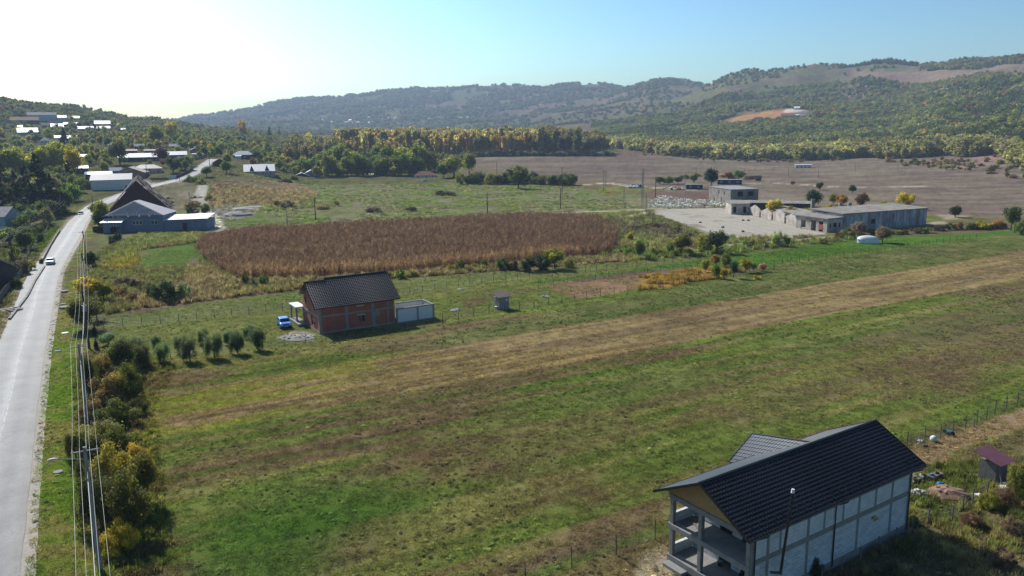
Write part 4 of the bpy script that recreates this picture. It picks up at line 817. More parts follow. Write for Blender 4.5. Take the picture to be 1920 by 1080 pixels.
# mobile cabins, trailer
vhouse(1302,355,30,'dark mobile cabin with two white windows left of the dark conifer','flat','asbestos','navy_wall',2.6,.15,3,.1,2,name='mobile_cabin',cat='cabin',door=False,flatv=True)
vhouse(1368,346,44,'longer dark mobile cabin behind the dark conifer','flat','asbestos','navy_wall',2.8,.15,3,.05,3,name='mobile_cabin',cat='cabin',door=False,flatv=True)
vhouse(1506,317,28,'white flat roofed cabin alone on the far plain','flat','glare_white_metal','white_paint',3.4,.2,5,.05,3,name='mobile_cabin',cat='cabin',flatv=True)
vhouse(1422,339,10,'little open shelter on the grassy mound','gable','brown_roof','dark_wall',1.6,1.6,3,.2,0,name='shelter',cat='shelter',door=False,flatv=True)
# ---------------------------------------------------------------- derelict farm
FA=np.array(gp(1550,436)); FB=np.array(gp(1736,421)); fd=FB-FA; FAN=math.atan2(fd[1],fd[0]); FLn=float(np.linalg.norm(fd))
fb=thing('derelict_barn_block','long derelict concrete building with stained grey wall and flat roof','building',(FA[0],FA[1],0),FAN)
# local: x along the long wall (away right), y away from camera
MB().box(6,FLn,0,13,-.4,5.0).build('wall','stained_plaster',fb)
MB().prism([(5.7,-.3,5.02),(FLn+.3,-.3,5.02),(FLn+.3,13.4,5.5),(5.7,13.4,5.5)],(0,0,.28)).build('roof_slab','old_concrete',fb)
for i in range(12): x=7.5+i*(FLn-9)/11; MB().box(x-.12,x+.12,-.06,.0,0,5.0).build('wall_joint','concrete',fb)
MB().box(17.5,18.9,-.04,.0,1.6,3.0).build('window_opening','opening_shade',fb)
mb=MB()
mb.box(0,6,0,.35,-.4,3.9); mb.box(0,.35,.35,1.6,-.4,3.9)
for a,b in ((3.2,4.4),(6.4,8.6),(10.6,12.6)): mb.box(0,.35,a,b,-.4,3.9)
mb.box(0,.35,.35,13,3.1,3.9); mb.box(5.6,6,.35,13,-.4,3.9)
mb.build('front_wall','old_plaster',fb); MB().prism([(-.5,-.5,3.92),(6.2,-.5,4.1),(6.2,14,4.1),(-.5,14,3.92)],(0,0,.25)).build('front_roof_slab','old_concrete',fb)
for x,z in ((1.0,1.2),(2.4,1.4),(4.6,1.4)): MB().box(x,x+(.5 if x!=2.4 else 1.2),-.04,.02,z,z+1.3).build('window_opening','opening_shade',fb)
MB().box(.36,5.5,6.3,6.5,0,3.9).build('inner_wall','old_plaster',fb)
MB().box(-.03,.02,1.6,3.2,.6,2.2).build('brick_patch','brick',fb)
# gabled wall fronts along the yard
GA=np.array(gp(1497,425)); GB=np.array(gp(1403,402)); gdv=GB-GA; gl=float(np.linalg.norm(gdv)); gang=math.atan2(gdv[1],gdv[0])
gr=thing('ruined_stable_row','row of roofless whitewashed gable walls facing the concrete yard','ruin',(GA[0],GA[1],0),gang)
n=4; wseg=gl/n
for i in range(n):
    x0=i*wseg+.25; x1=(i+1)*wseg-1.0; xm=(x0+x1)/2; k=.35*math.sin(i*2.1)
    MB().prism([(x0,0,-.3),(x1,0,-.3),(x1,0,2.5+k),(xm,0,3.9+k),(x0,0,2.7+k)],(0,-.35,0)).build('gable_wall','old_plaster',gr)
    MB().box(x1,x1+.9,-.38,-.3,.0,1.9).build('doorway','opening_shade',gr)
    MB().box(x1+.02,x1+1.2,-.35,-.05,1.9,2.5).build('lintel','brick' if i%2 else 'old_concrete',gr)
    MB().box(x0-.2,x0+.1,-9,-.36,-.3,2.1-.5*(i%2)).build('side_wall','old_plaster',gr)
MB().prism([(2,-6,2.3),(gl-3,-6,2.2),(gl-4,-12,3.0),(3,-12,3.1)],(0,0,.25)).build('fallen_roof_slab','old_concrete',gr)
# low block at the far end + roofs behind
lb_=vhouse(1388,402,34,'small whitewashed block with flat roof at the end of the gable row','flat','old_concrete','old_plaster',4.0,.4,9,.25,0,name='derelict_block',cat='building',flatv=True,door=False)
for x in (-2.6,1.0): MB().box(x,x+1.0,-.06,.02,.7,2.9).build('window_opening','opening_shade',lb_)
vhouse(1445,393,150,'very long low roof slab behind the row of gable walls','flat','old_concrete','dark_wall',2.6,.5,6,-.05,0,name='derelict_shed',cat='shed',flatv=True,door=False)
for (u,v,w_,h_) in ((1523,399,9,5.),(1575,398,6,3.6),(1592,397,5,3.4)):
    p=gp(u,v); o=MB().box(-.6,.6,-.5,.5,0,h_).build('concrete_pillar','old_concrete',None,(p[0],p[1],0)); tag(o,{1523:'tallest concrete stub standing behind the yellow trees',1575:'left small concrete vent block behind the long barn roof',1592:'right small concrete vent block behind the long barn roof'}[u],'pillar')
# pale two storey shell
P0=np.array(gp(1369,386)); P1=np.array(gp(1329,378)); P2=np.array(gp(1388,379))
ang1=math.atan2(*(P1-P0)[::-1]); l1=float(np.linalg.norm(P1-P0))
ps=thing('pale_shell_building','pale two storey concrete shell with cracked wall beside the sheep','building',(P0[0],P0[1],0),math.atan2((P0-P1)[1],(P0-P1)[0]))
MB().box(-l1,0,0,12,-.4,6.4).build('wall','old_concrete',ps); MB().prism([(-l1-.2,-.2,6.42),(.2,-.2,6.42),(.2,12.2,6.42),(-l1-.2,12.2,6.42)],(0,0,.2)).build('roof_slab','asbestos',ps)
for x,z,w_,h_ in ((-l1*.55,4.2,.8,1.4),(-l1*.3,4.0,.7,1.5),(-l1*.42,1.2,.5,1.8),(-l1*.75,.6,.7,1.6)): MB().box(x,x+w_,-.05,.02,z,z+h_).build('window_opening','opening_shade',ps)
for y,z in ((3,3.8),(7.5,3.8),(5,.8)): MB().box(-.02,.05,y,y+2.2,z,z+1.8).build('window_opening','opening_shade',ps)
# concrete yard slabs
ys=link('concrete_yard',None,kind='structure'); slab=MB().box(-.5,.5,-.5,.5,-.5,.5).mesh('slab','yardslab' if 'yardslab' in MT else mk('yardslab',(.40,.36,.29),(.30,.27,.22),.25,.95,fine=5))
gn=np.array([math.sin(gang),-math.cos(gang)]); gu=gdv/gl; k=0
for i in range(-6,24):
    for j in range(0,16):
        c=GA+gu*(i*4.6-8)+(-gn if 0 else gn)*0+np.array([-gu[1],gu[0]])*(j*3.9+2.5)
        if sdist(YARD,np.array([c[0]]),np.array([c[1]]))[0]>.5 and k<298 and random.random()>.05:
            o=link('slab',slab,ys,(c[0],c[1],.0+random.uniform(-.012,.012)),gang+random.uniform(-.01,.01),(4.5,3.8,.1)); k+=1
# ---------------------------------------------------------------- utility poles and wires
def pole(pos,h,label,kind='wood',arms=1,lamp=0,rz=0,r=.14,group=None):
    t=thing('utility_pole',label,'pole',pos,rz,group); m='pole_wood' if kind=='wood' else 'pole_concrete'
    if kind=='lattice':
        mb=MB()
        for s in (-1,1):
            for q in (-1,1): mb.tube((s*.45,q*.3,0),(s*.12,q*.1,h),.07,.05,5)
        for i in range(int(h*1.2)):
            a=i/(h*1.2); wd=.45-.33*a; mb.box(-wd,wd,-.25*(1-a)-.1,.25*(1-a)+.1,a*h,a*h+.09)
        mb.build('mast','pole_concrete',t)
    else: MB().tube((0,0,-.3),(0,0,h),r,r*.62,10).build('mast',m,t)
    for k in range(arms):
        z=h-.35-k*.7; a=MB().box(-.85,.85,-.05,.05,z,z+.09).build('crossarm','pole_concrete' if kind!='wood' else 'pole_wood',t)
        for x in (-.75,-.3,.3,.75): MB().tube((x,0,z+.09),(x,0,z+.26),.04,.03,6).build('insulator','ceramic',a)
    if lamp:
        mb=MB(); mb.tube((0,0,h-.9),(-1.7,0,h-.5),.03); l=mb.build('lamp_arm','grey_metal',t); MB().ball((-1.95,0,h-.47),(.34,.14,.08)).build('lamp_head','white_paint',l)
    return t
def rowpt(u,v,z): return gp(u,v,z)
PN=[]   # right hand roadside line: near to far
for u,v,z,lb,lp in ((158,838,9.3,'nearest roadside pole with a street lamp arm over the verge',1),(147,645,9.0,'second nearest roadside pole standing in the brambles',1),(154,545,8.6,'roadside pole with transformer bracket beside the dark olive shrub',0),(153,474,8.2,'roadside pole behind the yellow roadside shrub',0),(155,433,8.4,'dark wooden pole by the gravel lay-by before the blue house',0)):
    x,y=gp(u,v,z); az=math.atan2(.49,1)*1.0; PN.append((x,y,z)); pole((x,y,0),z,lb,'concrete' if lp else 'wood',1,lp,.5,.17)
x,y=gp(158,607,6.2); 
t=thing('transformer','small grey transformer box hung on the roadside pole','transformer',(PN[2][0],PN[2][1],0),.5); MB().box(-.3,.3,-.5,-.2,5.6,6.5).build('tank','grey_metal',t)
for s in (-.2,0,.2): MB().tube((s,-.35,6.5),(s,-.35,6.8),.05,.03,6).build('bushing','ceramic',t)
def wire(pts,sag,r,name='power_line',label=None,par=None,n=14):
    mb=MB()
    for a,b in zip(pts[:-1],pts[1:]):
        a=Vector(a);b=Vector(b); pr=a
        for i in range(1,n+1): k=i/n; q=a.lerp(b,k)-Vector((0,0,sag*4*k*(1-k)*min(1,(a-b).length/40))); mb.tube(pr,q,r,k=4,cap=False); pr=q
    o=mb.build(name,'wire',par); 
    if label: tag(o,label,'wire')
    return o
# extend the line behind the camera's view to an unseen pole
d0=np.array(PN[0][:2])-np.array(PN[1][:2]); PX=(PN[0][0]+d0[0]*1.2,PN[0][1]+d0[1]*1.2,9.3)
pole((PX[0],PX[1],0),9.3,'roadside pole just outside the lower left of the view','concrete',1,0,.5,.17)
line=[PX]+PN
for k,(ox,oz,nm) in enumerate(((-.75,-.05,'outer roadside wire, leftmost of the four'),(-.3,-.05,'second wire from the left on the roadside poles'),(.3,-.05,'third wire from the left on the roadside poles'),(.75,-.05,'rightmost wire on the roadside poles'))):
    c,s=math.cos(.5),math.sin(.5); wire([(p[0]+ox*c,p[1]+ox*s,p[2]+oz) for p in line],.9,.010,label=nm)
wire([(p[0],p[1],p[2]-1.5) for p in line],1.1,.025,label='thick pale bundled cable hanging below the roadside wires')
# pole in the foreground carries pale cable along its mast; other poles by pixel foot
PL=[(28,512,77,'wood','dark wooden pole behind the fence left of the road',1),(117,407,40,'wood','thin pole among the roadside trees left of the parked car',0),
(175,392,25,'concrete','pale pole at the bend beside the yellow green tree',0),(209,365,38,'wood','dark pole standing before the white walled hall',0),
(276,333,26,'wood','pole between the brown gable and the long white roof',1),(339,362,30,'wood','pole at the side of the red board by the junction',1),(357,391,31,'lattice','lattice pole right of the dark red barn',0),
(402,420,46,'lattice','tall lattice pole beside the end of the long blue shed',1),(394,320,26,'wood','pole at the top of the rising gravel road',1),(592,414,44,'wood','lone dark pole in the green meadow',1),(539,422,24,'concrete','short pale pole in the meadow left of the lone dark pole',0),
(932,342,36,'wood','pole in front of the dark hedge row, left one',1),(1054,364,50,'wood','tall pole at the right end of the dark hedge row',1),(1051,392,40,'wood','pole just below the tall one at the hedge end',0),(914,400,40,'wood','pole standing at the maize edge in the meadow',0),
(1132,356,37,'concrete','left pole of the pair on the far track',1),(1136,350,31,'concrete','right pole of the pair on the far track',0),(1170,388,38,'lattice','pale lattice pole in the grass left of the sheep',0),(1205,392,75,'lattice','tallest lattice pole at the left edge of the flock',1),
(1203,375,53,'concrete','pole directly behind the tallest lattice pole',0),(1211,402,40,'lattice','short lattice pole beside the concrete yard corner',0),(1229,370,38,'wood','pole behind the upper left part of the flock',1),(1283,382,54,'lattice','lattice pole rising out of the flock',0),
(1305,330,16,'concrete','small pale pole beyond the mobile cabins',0),(1395,338,22,'concrete','white pole right of the longer cabin',0),(1413,380,26,'wood','dark pole on the red brown ground behind the low block',0),(1534,335,18,'concrete','thin pole on the plain right of the white cabin',0),
(1603,322,16,'concrete','distant lattice mast at the forest edge, left of two',0),(1683,322,20,'concrete','distant lattice mast at the forest edge, right of two',0),(1478,330,16,'concrete','faint pole on the plain left of the white cabin',0)]
PP={}
for i,(u,v,hp,kd,lb,ar) in enumerate(PL):
    p=(*gp(u,v),0.) if 345<v else at(u,v); h=hp/pxm(p[1])*1.0; PP[(u,v)]=(p[0],p[1],p[2]+h-.3); pole(p,h,lb,kd,ar,0,.3+i*.7,.21)
def w2(a,b,r=.018,lb=''): wire([PP[a],PP[b]],1.0,r,label=lb,n=10)
w2((932,342),(1054,364),.03,'wire between the two poles by the dark hedge row'); w2((1132,356),(1205,392),.03,'wire from the far track pair to the tallest lattice pole'); w2((1205,392),(1283,382),.03,'wire across the flock between lattice poles'); w2((402,420),(592,414),.02,'wire over the meadow from the lattice pole')
w2((357,391),(402,420),.025,'wire between the two lattice poles right of the barn'); w2((209,365),(276,333),.025,'wire before the white walled hall')
a=PP[(28,512)]
for k,(tx,ty,tz) in enumerate(((-92,120,8),(-94,124,7.4))): wire([(a[0],a[1],a[2]-k*.4),(tx,ty,tz)],.6,.014,label=('upper','lower')[k]+' wire running down left from the dark wooden pole',n=8)
for k in range(4): wire([(a[0]+k*.5-.8,a[1],a[2]-.1-.1*k),(PP[(117,407)][0]+k*.9,PP[(117,407)][1],PP[(117,407)][2]-.3-.5*k)],.8,.008,label=('first','second','third','fourth')[k]+' of the wires above the left roadside gardens counted from the left',n=8)
wire([(PN[4][0],PN[4][1],8.1),a],.5,.012,label='wire crossing the road to the dark wooden pole',n=8)
# ---------------------------------------------------------------- fences
pst=MB().tube((0,0,0),(0,0,1),.035,k=6).mesh('post','post_metal')
pst2=MB().tube((0,0,0),(0,0,1),.045,k=6).mesh('post','grey_wood')
def fence(label,P,sp=2.6,h=1.5,wires=5,brace=(),m=pst,r=.008,cat='fence',fs=1.):
    P=np.array(P,float); L=np.r_[0,np.cumsum(np.hypot(*np.diff(P,axis=0).T))]; n=int(L[-1]/sp); q=np.linspace(0,L[-1],n+1); X=np.interp(q,L,P[:,0]); Y=np.interp(q,L,P[:,1]); Z=H(X,Y)
    t=thing('wire_fence',label,cat); rr_=random.Random(n); pts=[]
    for i in range(n+1):
        hh=h*rr_.uniform(.94,1.06); pts.append((X[i],Y[i],Z[i]+h))
        o=link('post',m,t,(X[i],Y[i],Z[i]-.05),0,(fs,fs,hh+.05)); o.rotation_euler=(rr_.uniform(-.03,.03),rr_.uniform(-.03,.03),0)
        if i in brace: mb=MB(); mb.tube((X[i],Y[i],Z[i]+h*.9),(X[i]+1.6*SD[0],Y[i]+1.6*SD[1],Z[i]),.04); mb.build('brace','post_metal',t)
    mb=MB()
    for k in range(wires):
        f=(k+.6)/wires*.97
        for a,b in zip(pts[:-1],pts[1:]): mb.tube((a[0],a[1],a[2]-h*(1-f)),(b[0],b[1],b[2]-h*(1-f)),r,k=3,cap=False)
    mb.build('wire','wire',t,kind='stuff'); return t
G=lambda *a:[gp(*p) for p in a]
fence('long wire fence between the two lawns behind the brick house',G((195,616),(350,603),(560,580)),2.7,1.5,fs=1.2)
fence('wire fence running right from the brick house towards the concrete yard',G((745,555),(900,532),(1040,518),(1180,503),(1300,487),(1335,481)),2.7,1.5,brace=(13,),fs=1.3)
fence('wire fence along the scrub below the concrete yard',G((1335,481),(1440,466),(1560,456),(1600,451)),2.7,1.6,m=pst2,fs=1.3)
fence('wire fence in front of the willow shrub row',G((275,676),(400,666),(600,640),(640,634),(830,612)),3.0,1.4,fs=1.1)
fence('wire fence past the little outhouse along the garden strip',G((830,606),(920,590),(1040,572),(1100,560),(1200,548),(1330,524),(1480,495),(1640,474),(1830,448)),3.0,1.5,brace=(18,30,44),fs=1.3)
fence('inner wire fence along the yellow garden strip',G((1010,536),(1100,526),(1210,513),(1330,500)),3.2,1.3,fs=1.2)
fence('wire fence beside the meadow running to the balcony house',G((985,1095),(1060,1070),(1172,1035),(1228,1012)),3.1,1.7,fs=1.1,r=.009)
fence('wire fence along the dirt strip behind the long white house',G((1700,838),(1752,828),(1835,795),(1865,777),(1925,755),(1990,735)),2.2,1.6,fs=1.1,r=.009)
fence('short sagging fence in the scrub right of the long white house',G((1785,975),(1830,935),(1850,928)),2.0,1.3,3,m=pst2,fs=1.3)
fence('old wire fence in the rough grass right of the long shadowed wall',G((1540,1095),(1690,1010),(1750,975),(1785,975)),2.2,1.2,4,m=pst2,fs=1.1)
fence('dark roadside fence of the lower left house',G((-30,600),(15,530),(60,470),(95,425)),2.2,1.5,6,fs=1.5)
fence('thin wire fence along the scrub edge below the hall',G((196,386),(232,371),(262,360)),3,1.2,3)
# roadside wall left (low stone kerb wall)
def rail_wall(label,P,h,wd,m,name='low_wall'):
    mb=MB(); P=[Vector((x,y,float(H(x,y)))) for x,y in P]
    for a,b in zip(P[:-1],P[1:]):
        d=(b-a).normalized(); n_=Vector((-d.y,d.x,0))*wd/2; mb.prism([a-n_+Vector((0,0,-.3)),a+n_+Vector((0,0,-.3)),a+n_+Vector((0,0,h)),a-n_+Vector((0,0,h))],(b-a)*.985)
    o=mb.build(name,m); tag(o,label,'wall'); return o
rail_wall('low pale concrete edging along the left side of the road',G((18,600),(52,556),(66,528),(84,500)),.35,.35,'old_concrete'); rail_wall('low garden wall left of the bend beside the little lawn',G((78,494),(95,462),(112,434)),.7,.25,'old_concrete')
# solid board fence of lower-left house
bf=thing('board_fence','dark board fence between the lower left house and the road','fence'); Q=G((-40,640),(8,556),(40,520),(56,500)); bd=MB().box(-.5,.5,-.02,.02,0,1).mesh('board','grey_wood'); 
L0=np.array(Q); cl=np.r_[0,np.cumsum(np.hypot(*np.diff(L0,axis=0).T))]
for i in range(int(cl[-1]/.32)):
    s=i*.32; x=np.interp(s,cl,L0[:,0]); y=np.interp(s,cl,L0[:,1]); x2=np.interp(s+.2,cl,L0[:,0]); y2=np.interp(s+.2,cl,L0[:,1]); link('board',bd,bf,(x,y,0),math.atan2(y2-y,x2-x),(.28,1,1.7+random.uniform(-.05,.05)))
# fences in the village
rail_wall('dark red board fence along the rising road bank',[at(*p)[:2] for p in ((330,335),(352,326),(362,318))],1.6,.12,'maroon_roof','board_wall')
rail_wall('white panel of wall at the junction corner',[at(*p)[:2] for p in ((318,336),(331,336))],2.0,.2,'white_paint','white_wall')
rail_wall('dark low fence along the yards above the junction',[at(*p)[:2] for p in ((282,337),(300,338),(317,337))],1.2,.12,'grey_wood','board_wall')
rail_wall('grey fence on the left side of the upper road',[at(*p)[:2] for p in ((352,303),(372,299),(388,294))],1.8,.12,'grey_wood','board_wall')
t=thing('notice_board','dark red notice board on posts at the junction','sign',(*gp(335,345),0),.5)
MB().box(-1.5,1.5,-.06,.06,1.0,4.2).build('panel','red_sign',t)
for x in (-1.2,1.2): MB().tube((x,.1,0),(x,.1,4),.07).build('post','pole_wood',t)
# ---------------------------------------------------------------- cars
def car(pos,rz,m,label,suv=0,group=None,glassy=1):
    t=thing('parked_car' if 'parked' in label else 'car',label,'car',pos,rz,group); L=4.1+.3*suv; h=1.45+.22*suv; hw=.86
    prof=[(-L/2,.35),(-L/2,.72),(-L/2+.12,.88),(-L/2+.95,.98),(-L/2+1.55,h-.04),(-L/2+2.1,h),(L/2-.9,h-.04),(L/2-.18,1.0),(L/2,.85),(L/2,.35)]
    import bmesh
    bm=bmesh.new(); rings=[]
    for y,ins in ((-hw,0),(-hw+.02,1),(hw-.02,1),(hw,0)): pass
    ys_=(-hw,-hw*.82,0,hw*.82,hw)
    for y in ys_:
        rings.append([bm.verts.new((x,(y*(1-.17*max(0,(z-.95)/(h-.95))) if z>.95 else y),z-(.03 if abs(y)==hw else 0))) for x,z in prof])
    n=len(prof)
    for a,b in zip(rings[:-1],rings[1:]):
        for i in range(n): bm.faces.new((a[i],a[(i+1)%n],b[(i+1)%n],b[i]))
    bm.faces.new(rings[0][::-1]); bm.faces.new(rings[-1]); bmesh.ops.recalc_face_normals(bm,faces=bm.faces); me=bpy.data.meshes.new('body'); bm.to_mesh(me); bm.free(); me.materials.append(MT[m])
    b=link('body',me,t); md=b.modifiers.new('bevel','BEVEL'); md.width=.06; md.segments=2
    def quadp(nm,pts,mm,par=t): k=MB(); k.prism(pts,(0,0,.012)); return k.build(nm,mm,par)
    x1,x2=-L/2+.98,-L/2+1.52
    quadp('windscreen',[(x1,-.72,1.01),(x1,.72,1.01),(x2,.62,h-.05),(x2,-.62,h-.05)],'glass')
    quadp('rear_window',[(L/2-.86,-.6,h-.07),(L/2-.86,.6,h-.07),(L/2-.26,.68,1.08),(L/2-.26,-.68,1.08)],'glass')
    for s in (-1,1):
        k=MB(); yy=lambda z:s*(hw*(1-.17*(z-.95)/(h-.95))+.008); k.face((x1+.12,yy(1.02),1.02),(L/2-.42,yy(1.02),1.02),(L/2-.95,yy(h-.12),h-.12),(x2+.12,yy(h-.12),h-.12)); k.build('side_window','glass',t)
        MB().box(-L/2-.015,-L/2+.12,s*.62-.17,s*.62+.17,.62,.78).build('headlight','glare_white_metal',t); MB().box(L/2-.1,L/2+.015,s*.66-.12,s*.66+.12,.7,.9).build('tail_light','red_door',t)
        MB().box(x1+.25,x1+.42,s*(hw+.08)-.09,s*(hw+.08)+.09,.98,1.1).build('wing_mirror',m,t)
        for x in (-L/2+.78,L/2-.8): w_=MB().tube((x,s*(hw-.18),.31),(x,s*(hw+.015),.31),.31,k=16).build('wheel','tyre',t); MB().tube((x,s*(hw+.01),.31),(x,s*(hw+.03),.31),.19,k=10).build('rim','grey_metal',w_)
    MB().box(-L/2-.02,-L/2+.02,-.26,.26,.42,.53).build('number_plate','white_paint',t); MB().box(-L/2-.012,-L/2+.1,-.5,.5,.55,.68).build('grille','black_plastic',t)
    return t
x,y=gp(95,495); rdir=math.atan2(-(237.5-176),133.5-104.5)   # heading towards camera
ra_=math.atan2(61,-29)
car((x,y,.06),ra_,'car_white','white hatchback driving towards the viewer on the road'); x,y=gp(152,404); car((x,y,.06),ra_,'car_silver','silver estate car following at the bend',1); x,y=gp(160,393); car((x,y,.06),ra_-.3,'car_navy','dark blue car far up at the bend under the trees')
x,y=gp(533,612); car((x,y,.03),math.atan2(1,-.42)+.05,'car_blue','bright blue hatchback parked on the grass by the brick house')
x,y=gp(281,343); car((x,y,.05),.5,'car_white','white car parked behind the dark red barn, right one'); x,y=gp(273,337); car((x,y,.05),.5,'car_pale','pale car parked behind the dark red barn, left one'); x,y=gp(795,341); car((x,y,.05),.1,'car_pale','pale blue car parked before the striped roof cottage')
# ---------------------------------------------------------------- outhouses and yard clutter
oh=thing('outhouse','small grey block outhouse with brown roof beside the fence','outhouse',(*gp(945,580),0),.50)
MB().box(-1.0,1.0,0,1.9,-.1,2.1).build('wall','concrete',oh); MB().prism([(-1.3,-.35,2.15),(1.3,-.35,2.15),(1.3,2.3,2.75),(-1.3,2.3,2.75)],(0,0,.08)).build('roof','brown_roof',oh); MB().box(.35,.75,-.03,.02,1.4,1.8).build('window','white_paint',oh); MB().box(-1.03,-.98,.5,1.3,0,1.8).build('door','grey_wood',oh); MB().box(-1.03,1.03,-.03,1.93,1.0,1.08).build('belt_course','old_concrete',oh)
t=thing('bench','little pale bench against the left side of the outhouse','bench',(*gp(933,580),0),.5); MB().box(-.5,.5,-.2,.3,.5,.56).build('seat','white_paint',t)
for x in (-.4,.4): MB().box(x-.05,x+.05,-.15,.25,0,.5).build('leg','old_concrete',t)
oy,ox=0,0; p=gp(1876,905)
ow=thing('outhouse','leaning grey board outhouse with purple sheet roof in the scrub','outhouse',(p[0],p[1],0),.50)
for i in range(9): MB().box(-.8+i*.178,-.8+i*.178+.165,0,.03,0,1.95).build('plank','grey_wood',ow)
for i in range(8): MB().box(-.83,-.80,.02+i*.178,.02+i*.178+.165,0,1.9).build('plank','grey_wood',ow)
MB().box(-.78,.78,.05,1.5,0,1.85).build('frame','timber',ow); MB().prism([(-1.15,-.5,1.88),(1.15,-.5,1.88),(1.15,1.9,2.45),(-1.15,1.9,2.45)],(0,0,.05)).build('roof','purple_roof',ow)
for i in range(13): x=-1.1+i*.18; mb=MB(); mb.prism([(x,-.52,1.935),(x+.03,-.52,1.935),(x+.03,1.92,2.51),(x,1.92,2.51)],(0,0,.02)); mb.build('roof_rib','purple_roof',ow)
for (a,b) in (((-.95,-.7,0),(-.75,-.15,1.6)),((1.0,-.3,0),(.75,-.1,1.9))): MB().tube(a,b,.07,.05).build('prop','grey_wood',ow)
p=gp(1826,888); o=MB().box(-1.6,1.6,-.55,.55,0,.1).build('paving_slab','concrete',None,(p[0],p[1],0)); o.rotation_euler=(0,0,-.18); tag(o,'long pale concrete slab leading to the purple roofed outhouse','slab'); o.data.materials[0]=MT['yardslab']
def heap(label,u,v,rad,hh,m,name='rubble_heap',cat='heap',n=26,pal=None,seed=1,sz=.2):
    p=gp(u,v); t=thing(name,label,cat,(p[0],p[1],0)); r=random.Random(seed); MB().ball((0,0,0),(rad,rad*.8,hh),14,8,.12).build('mound',m,t)
    cols=pal or (m,); bags={c:MB() for c in cols}
    for i in range(n):
        a=r.uniform(0,6.28); q=rad*math.sqrt(r.random())*1.05; s=r.uniform(.4,1.3)*sz; mb=bags[r.choice(cols)]; mb.ball((q*math.cos(a),.8*q*math.sin(a),hh*max(0,1-(q/rad)**2)+.05),(s,s*r.uniform(.5,1),s*r.uniform(.3,.7)),6,4,.25)
    for c,b in bags.items():
        if b.v: b.build('rubble',c,t,kind='stuff')
    return t
heap('pile of bagged junk behind the right end of the long white house',1728,902,.9,.5,'black_plastic',pal=('black_plastic','rubble','white_paint'),seed=2,name='junk_pile')
heap('pile of pale broken blocks below the bagged junk',1722,925,.7,.25,'rubble',pal=('rubble','white_paint'),seed=3)
heap('brown earth mound in the scrub by the long white house',1778,930,1.7,.75,'brown_wall',pal=('brown_wall','timber'),seed=4,n=14,name='earth_mound')
heap('heap of pale stones left of the purple roofed outhouse foot',1835,935,.8,.25,'rubble',pal=('white_paint','rubble'),seed=5)
heap('heap of white bricks right of the purple roofed outhouse',1890,916,.8,.4,'white_paint',pal=('white_paint','rubble'),seed=6)
heap('sand heap and white rubble beside the brick house porch',560,634,2.6,.25,'old_concrete',pal=('white_paint','rubble','rubble'),n=46,seed=7,sz=.22)
heap('small pale rubble pile in the lawn right of the roofless annex',855,582,1.0,.25,'rubble',pal=('white_paint','rubble'),seed=8)
heap('white scraps lying on the upper lawn by the fence',864,543,.6,.15,'rubble',pal=('white_paint',),seed=9,n=8)
heap('scatter of pale things in the garden strip',1022,556,.9,.15,'rubble',pal=('white_paint','grey_wood'),seed=10,n=10)
heap('pale rubble under the small bushes right of the brick roof',762,512,1.5,.35,'rubble',pal=('white_paint','rubble'),seed=11)
heap('dark stone pile left of the nearest part of the road',20,582,2.2,.5,'rubble',pal=('rubble','old_concrete'),seed=12,n=40)
heap('grey gravel mound beside the lattice pole',446,404,5.5,1.6,'rubble',pal=('rubble',),seed=13,n=10,name='gravel_mound')
heap('long low gravel mound behind the grey one',470,392,8,1.2,'rubble',pal=('rubble',),seed=14,n=8,name='gravel_mound')
heap('jumble of scrap beyond the flock, left one',1192,352,4.5,1.4,'grey_metal',pal=('black_plastic','white_paint','rubble'),seed=15,n=40,sz=.9,name='scrap_pile'); heap('jumble of pale scrap between the scrap pile and the dark cabin',1262,355,5.5,1.0,'rubble',pal=('white_paint','tan_roof','black_plastic','orange_roof'),seed=16,n=60,sz=.9,name='scrap_pile')
p=gp(1752,900); t=thing('table','improvised low table with blue and red rags behind the long white house','table',(p[0],p[1],0),.5); MB().box(-.8,.8,-.3,.3,.5,.56).build('tabletop','grey_wood',t)
for x in (-.7,.7): MB().box(x-.04,x+.04,-.2,.2,0,.5).build('leg','grey_wood',t)
for (dx,c,lb) in ((-.45,'blue_plastic','blue rag on the left end of the improvised table'),(.25,'red_door','dark red rag on the improvised table')):
    o=MB().ball((p[0]+dx*.88,p[1]+dx*.48,.62),(.22,.18,.12),8,5,.2).build('rag',c); tag(o,lb,'rag')
p=gp(1762,912); o=MB().ball((p[0],p[1],.2),(.35,.25,.22),8,5,.2).build('bag','blue_plastic'); tag(o,'blue bag on the ground in front of the improvised table','bag')
p=gp(1750,828); o=MB().ball((p[0],p[1],.3),.33,14,9).build('ball','white_paint',smooth=True); tag(o,'white round ball lying at the fence behind the long roof','ball')
p=gp(1729,836); t=thing('pushchair','grey metal frame chair leaning at the fence left of the white ball','chair',(p[0],p[1],0),.8)
for s in (-.25,.25): MB().tube((s,0,0),(s,.25,1.1),.03).build('frame','grey_metal',t); MB().tube((s,.5,0),(s,.05,.5),.03).build('leg','grey_metal',t)
MB().box(-.28,.28,.02,.45,.45,.5).build('seat','grey_metal',t)
p=gp(1778,815); t=thing('tricycle','small blue tricycle standing on the dirt by the fence','tricycle',(p[0],p[1],0),.3)
for q in ((0,.5),(-.25,-.3),(.25,-.3)): MB().tube((q[0]-.04,q[1],.2),(q[0]+.04,q[1],.2),.2,k=12).build('wheel','black_plastic',t)
mb=MB(); mb.tube((0,.5,.2),(0,.35,.85),.03); mb.tube((0,.4,.5),(0,-.3,.3),.03); mb.build('frame','blue_plastic',t); MB().box(-.15,.15,-.35,-.05,.4,.47).build('seat','blue_plastic',t); MB().tube((-.25,.35,.85),(.25,.35,.85),.02).build('handlebar','black_plastic',t)
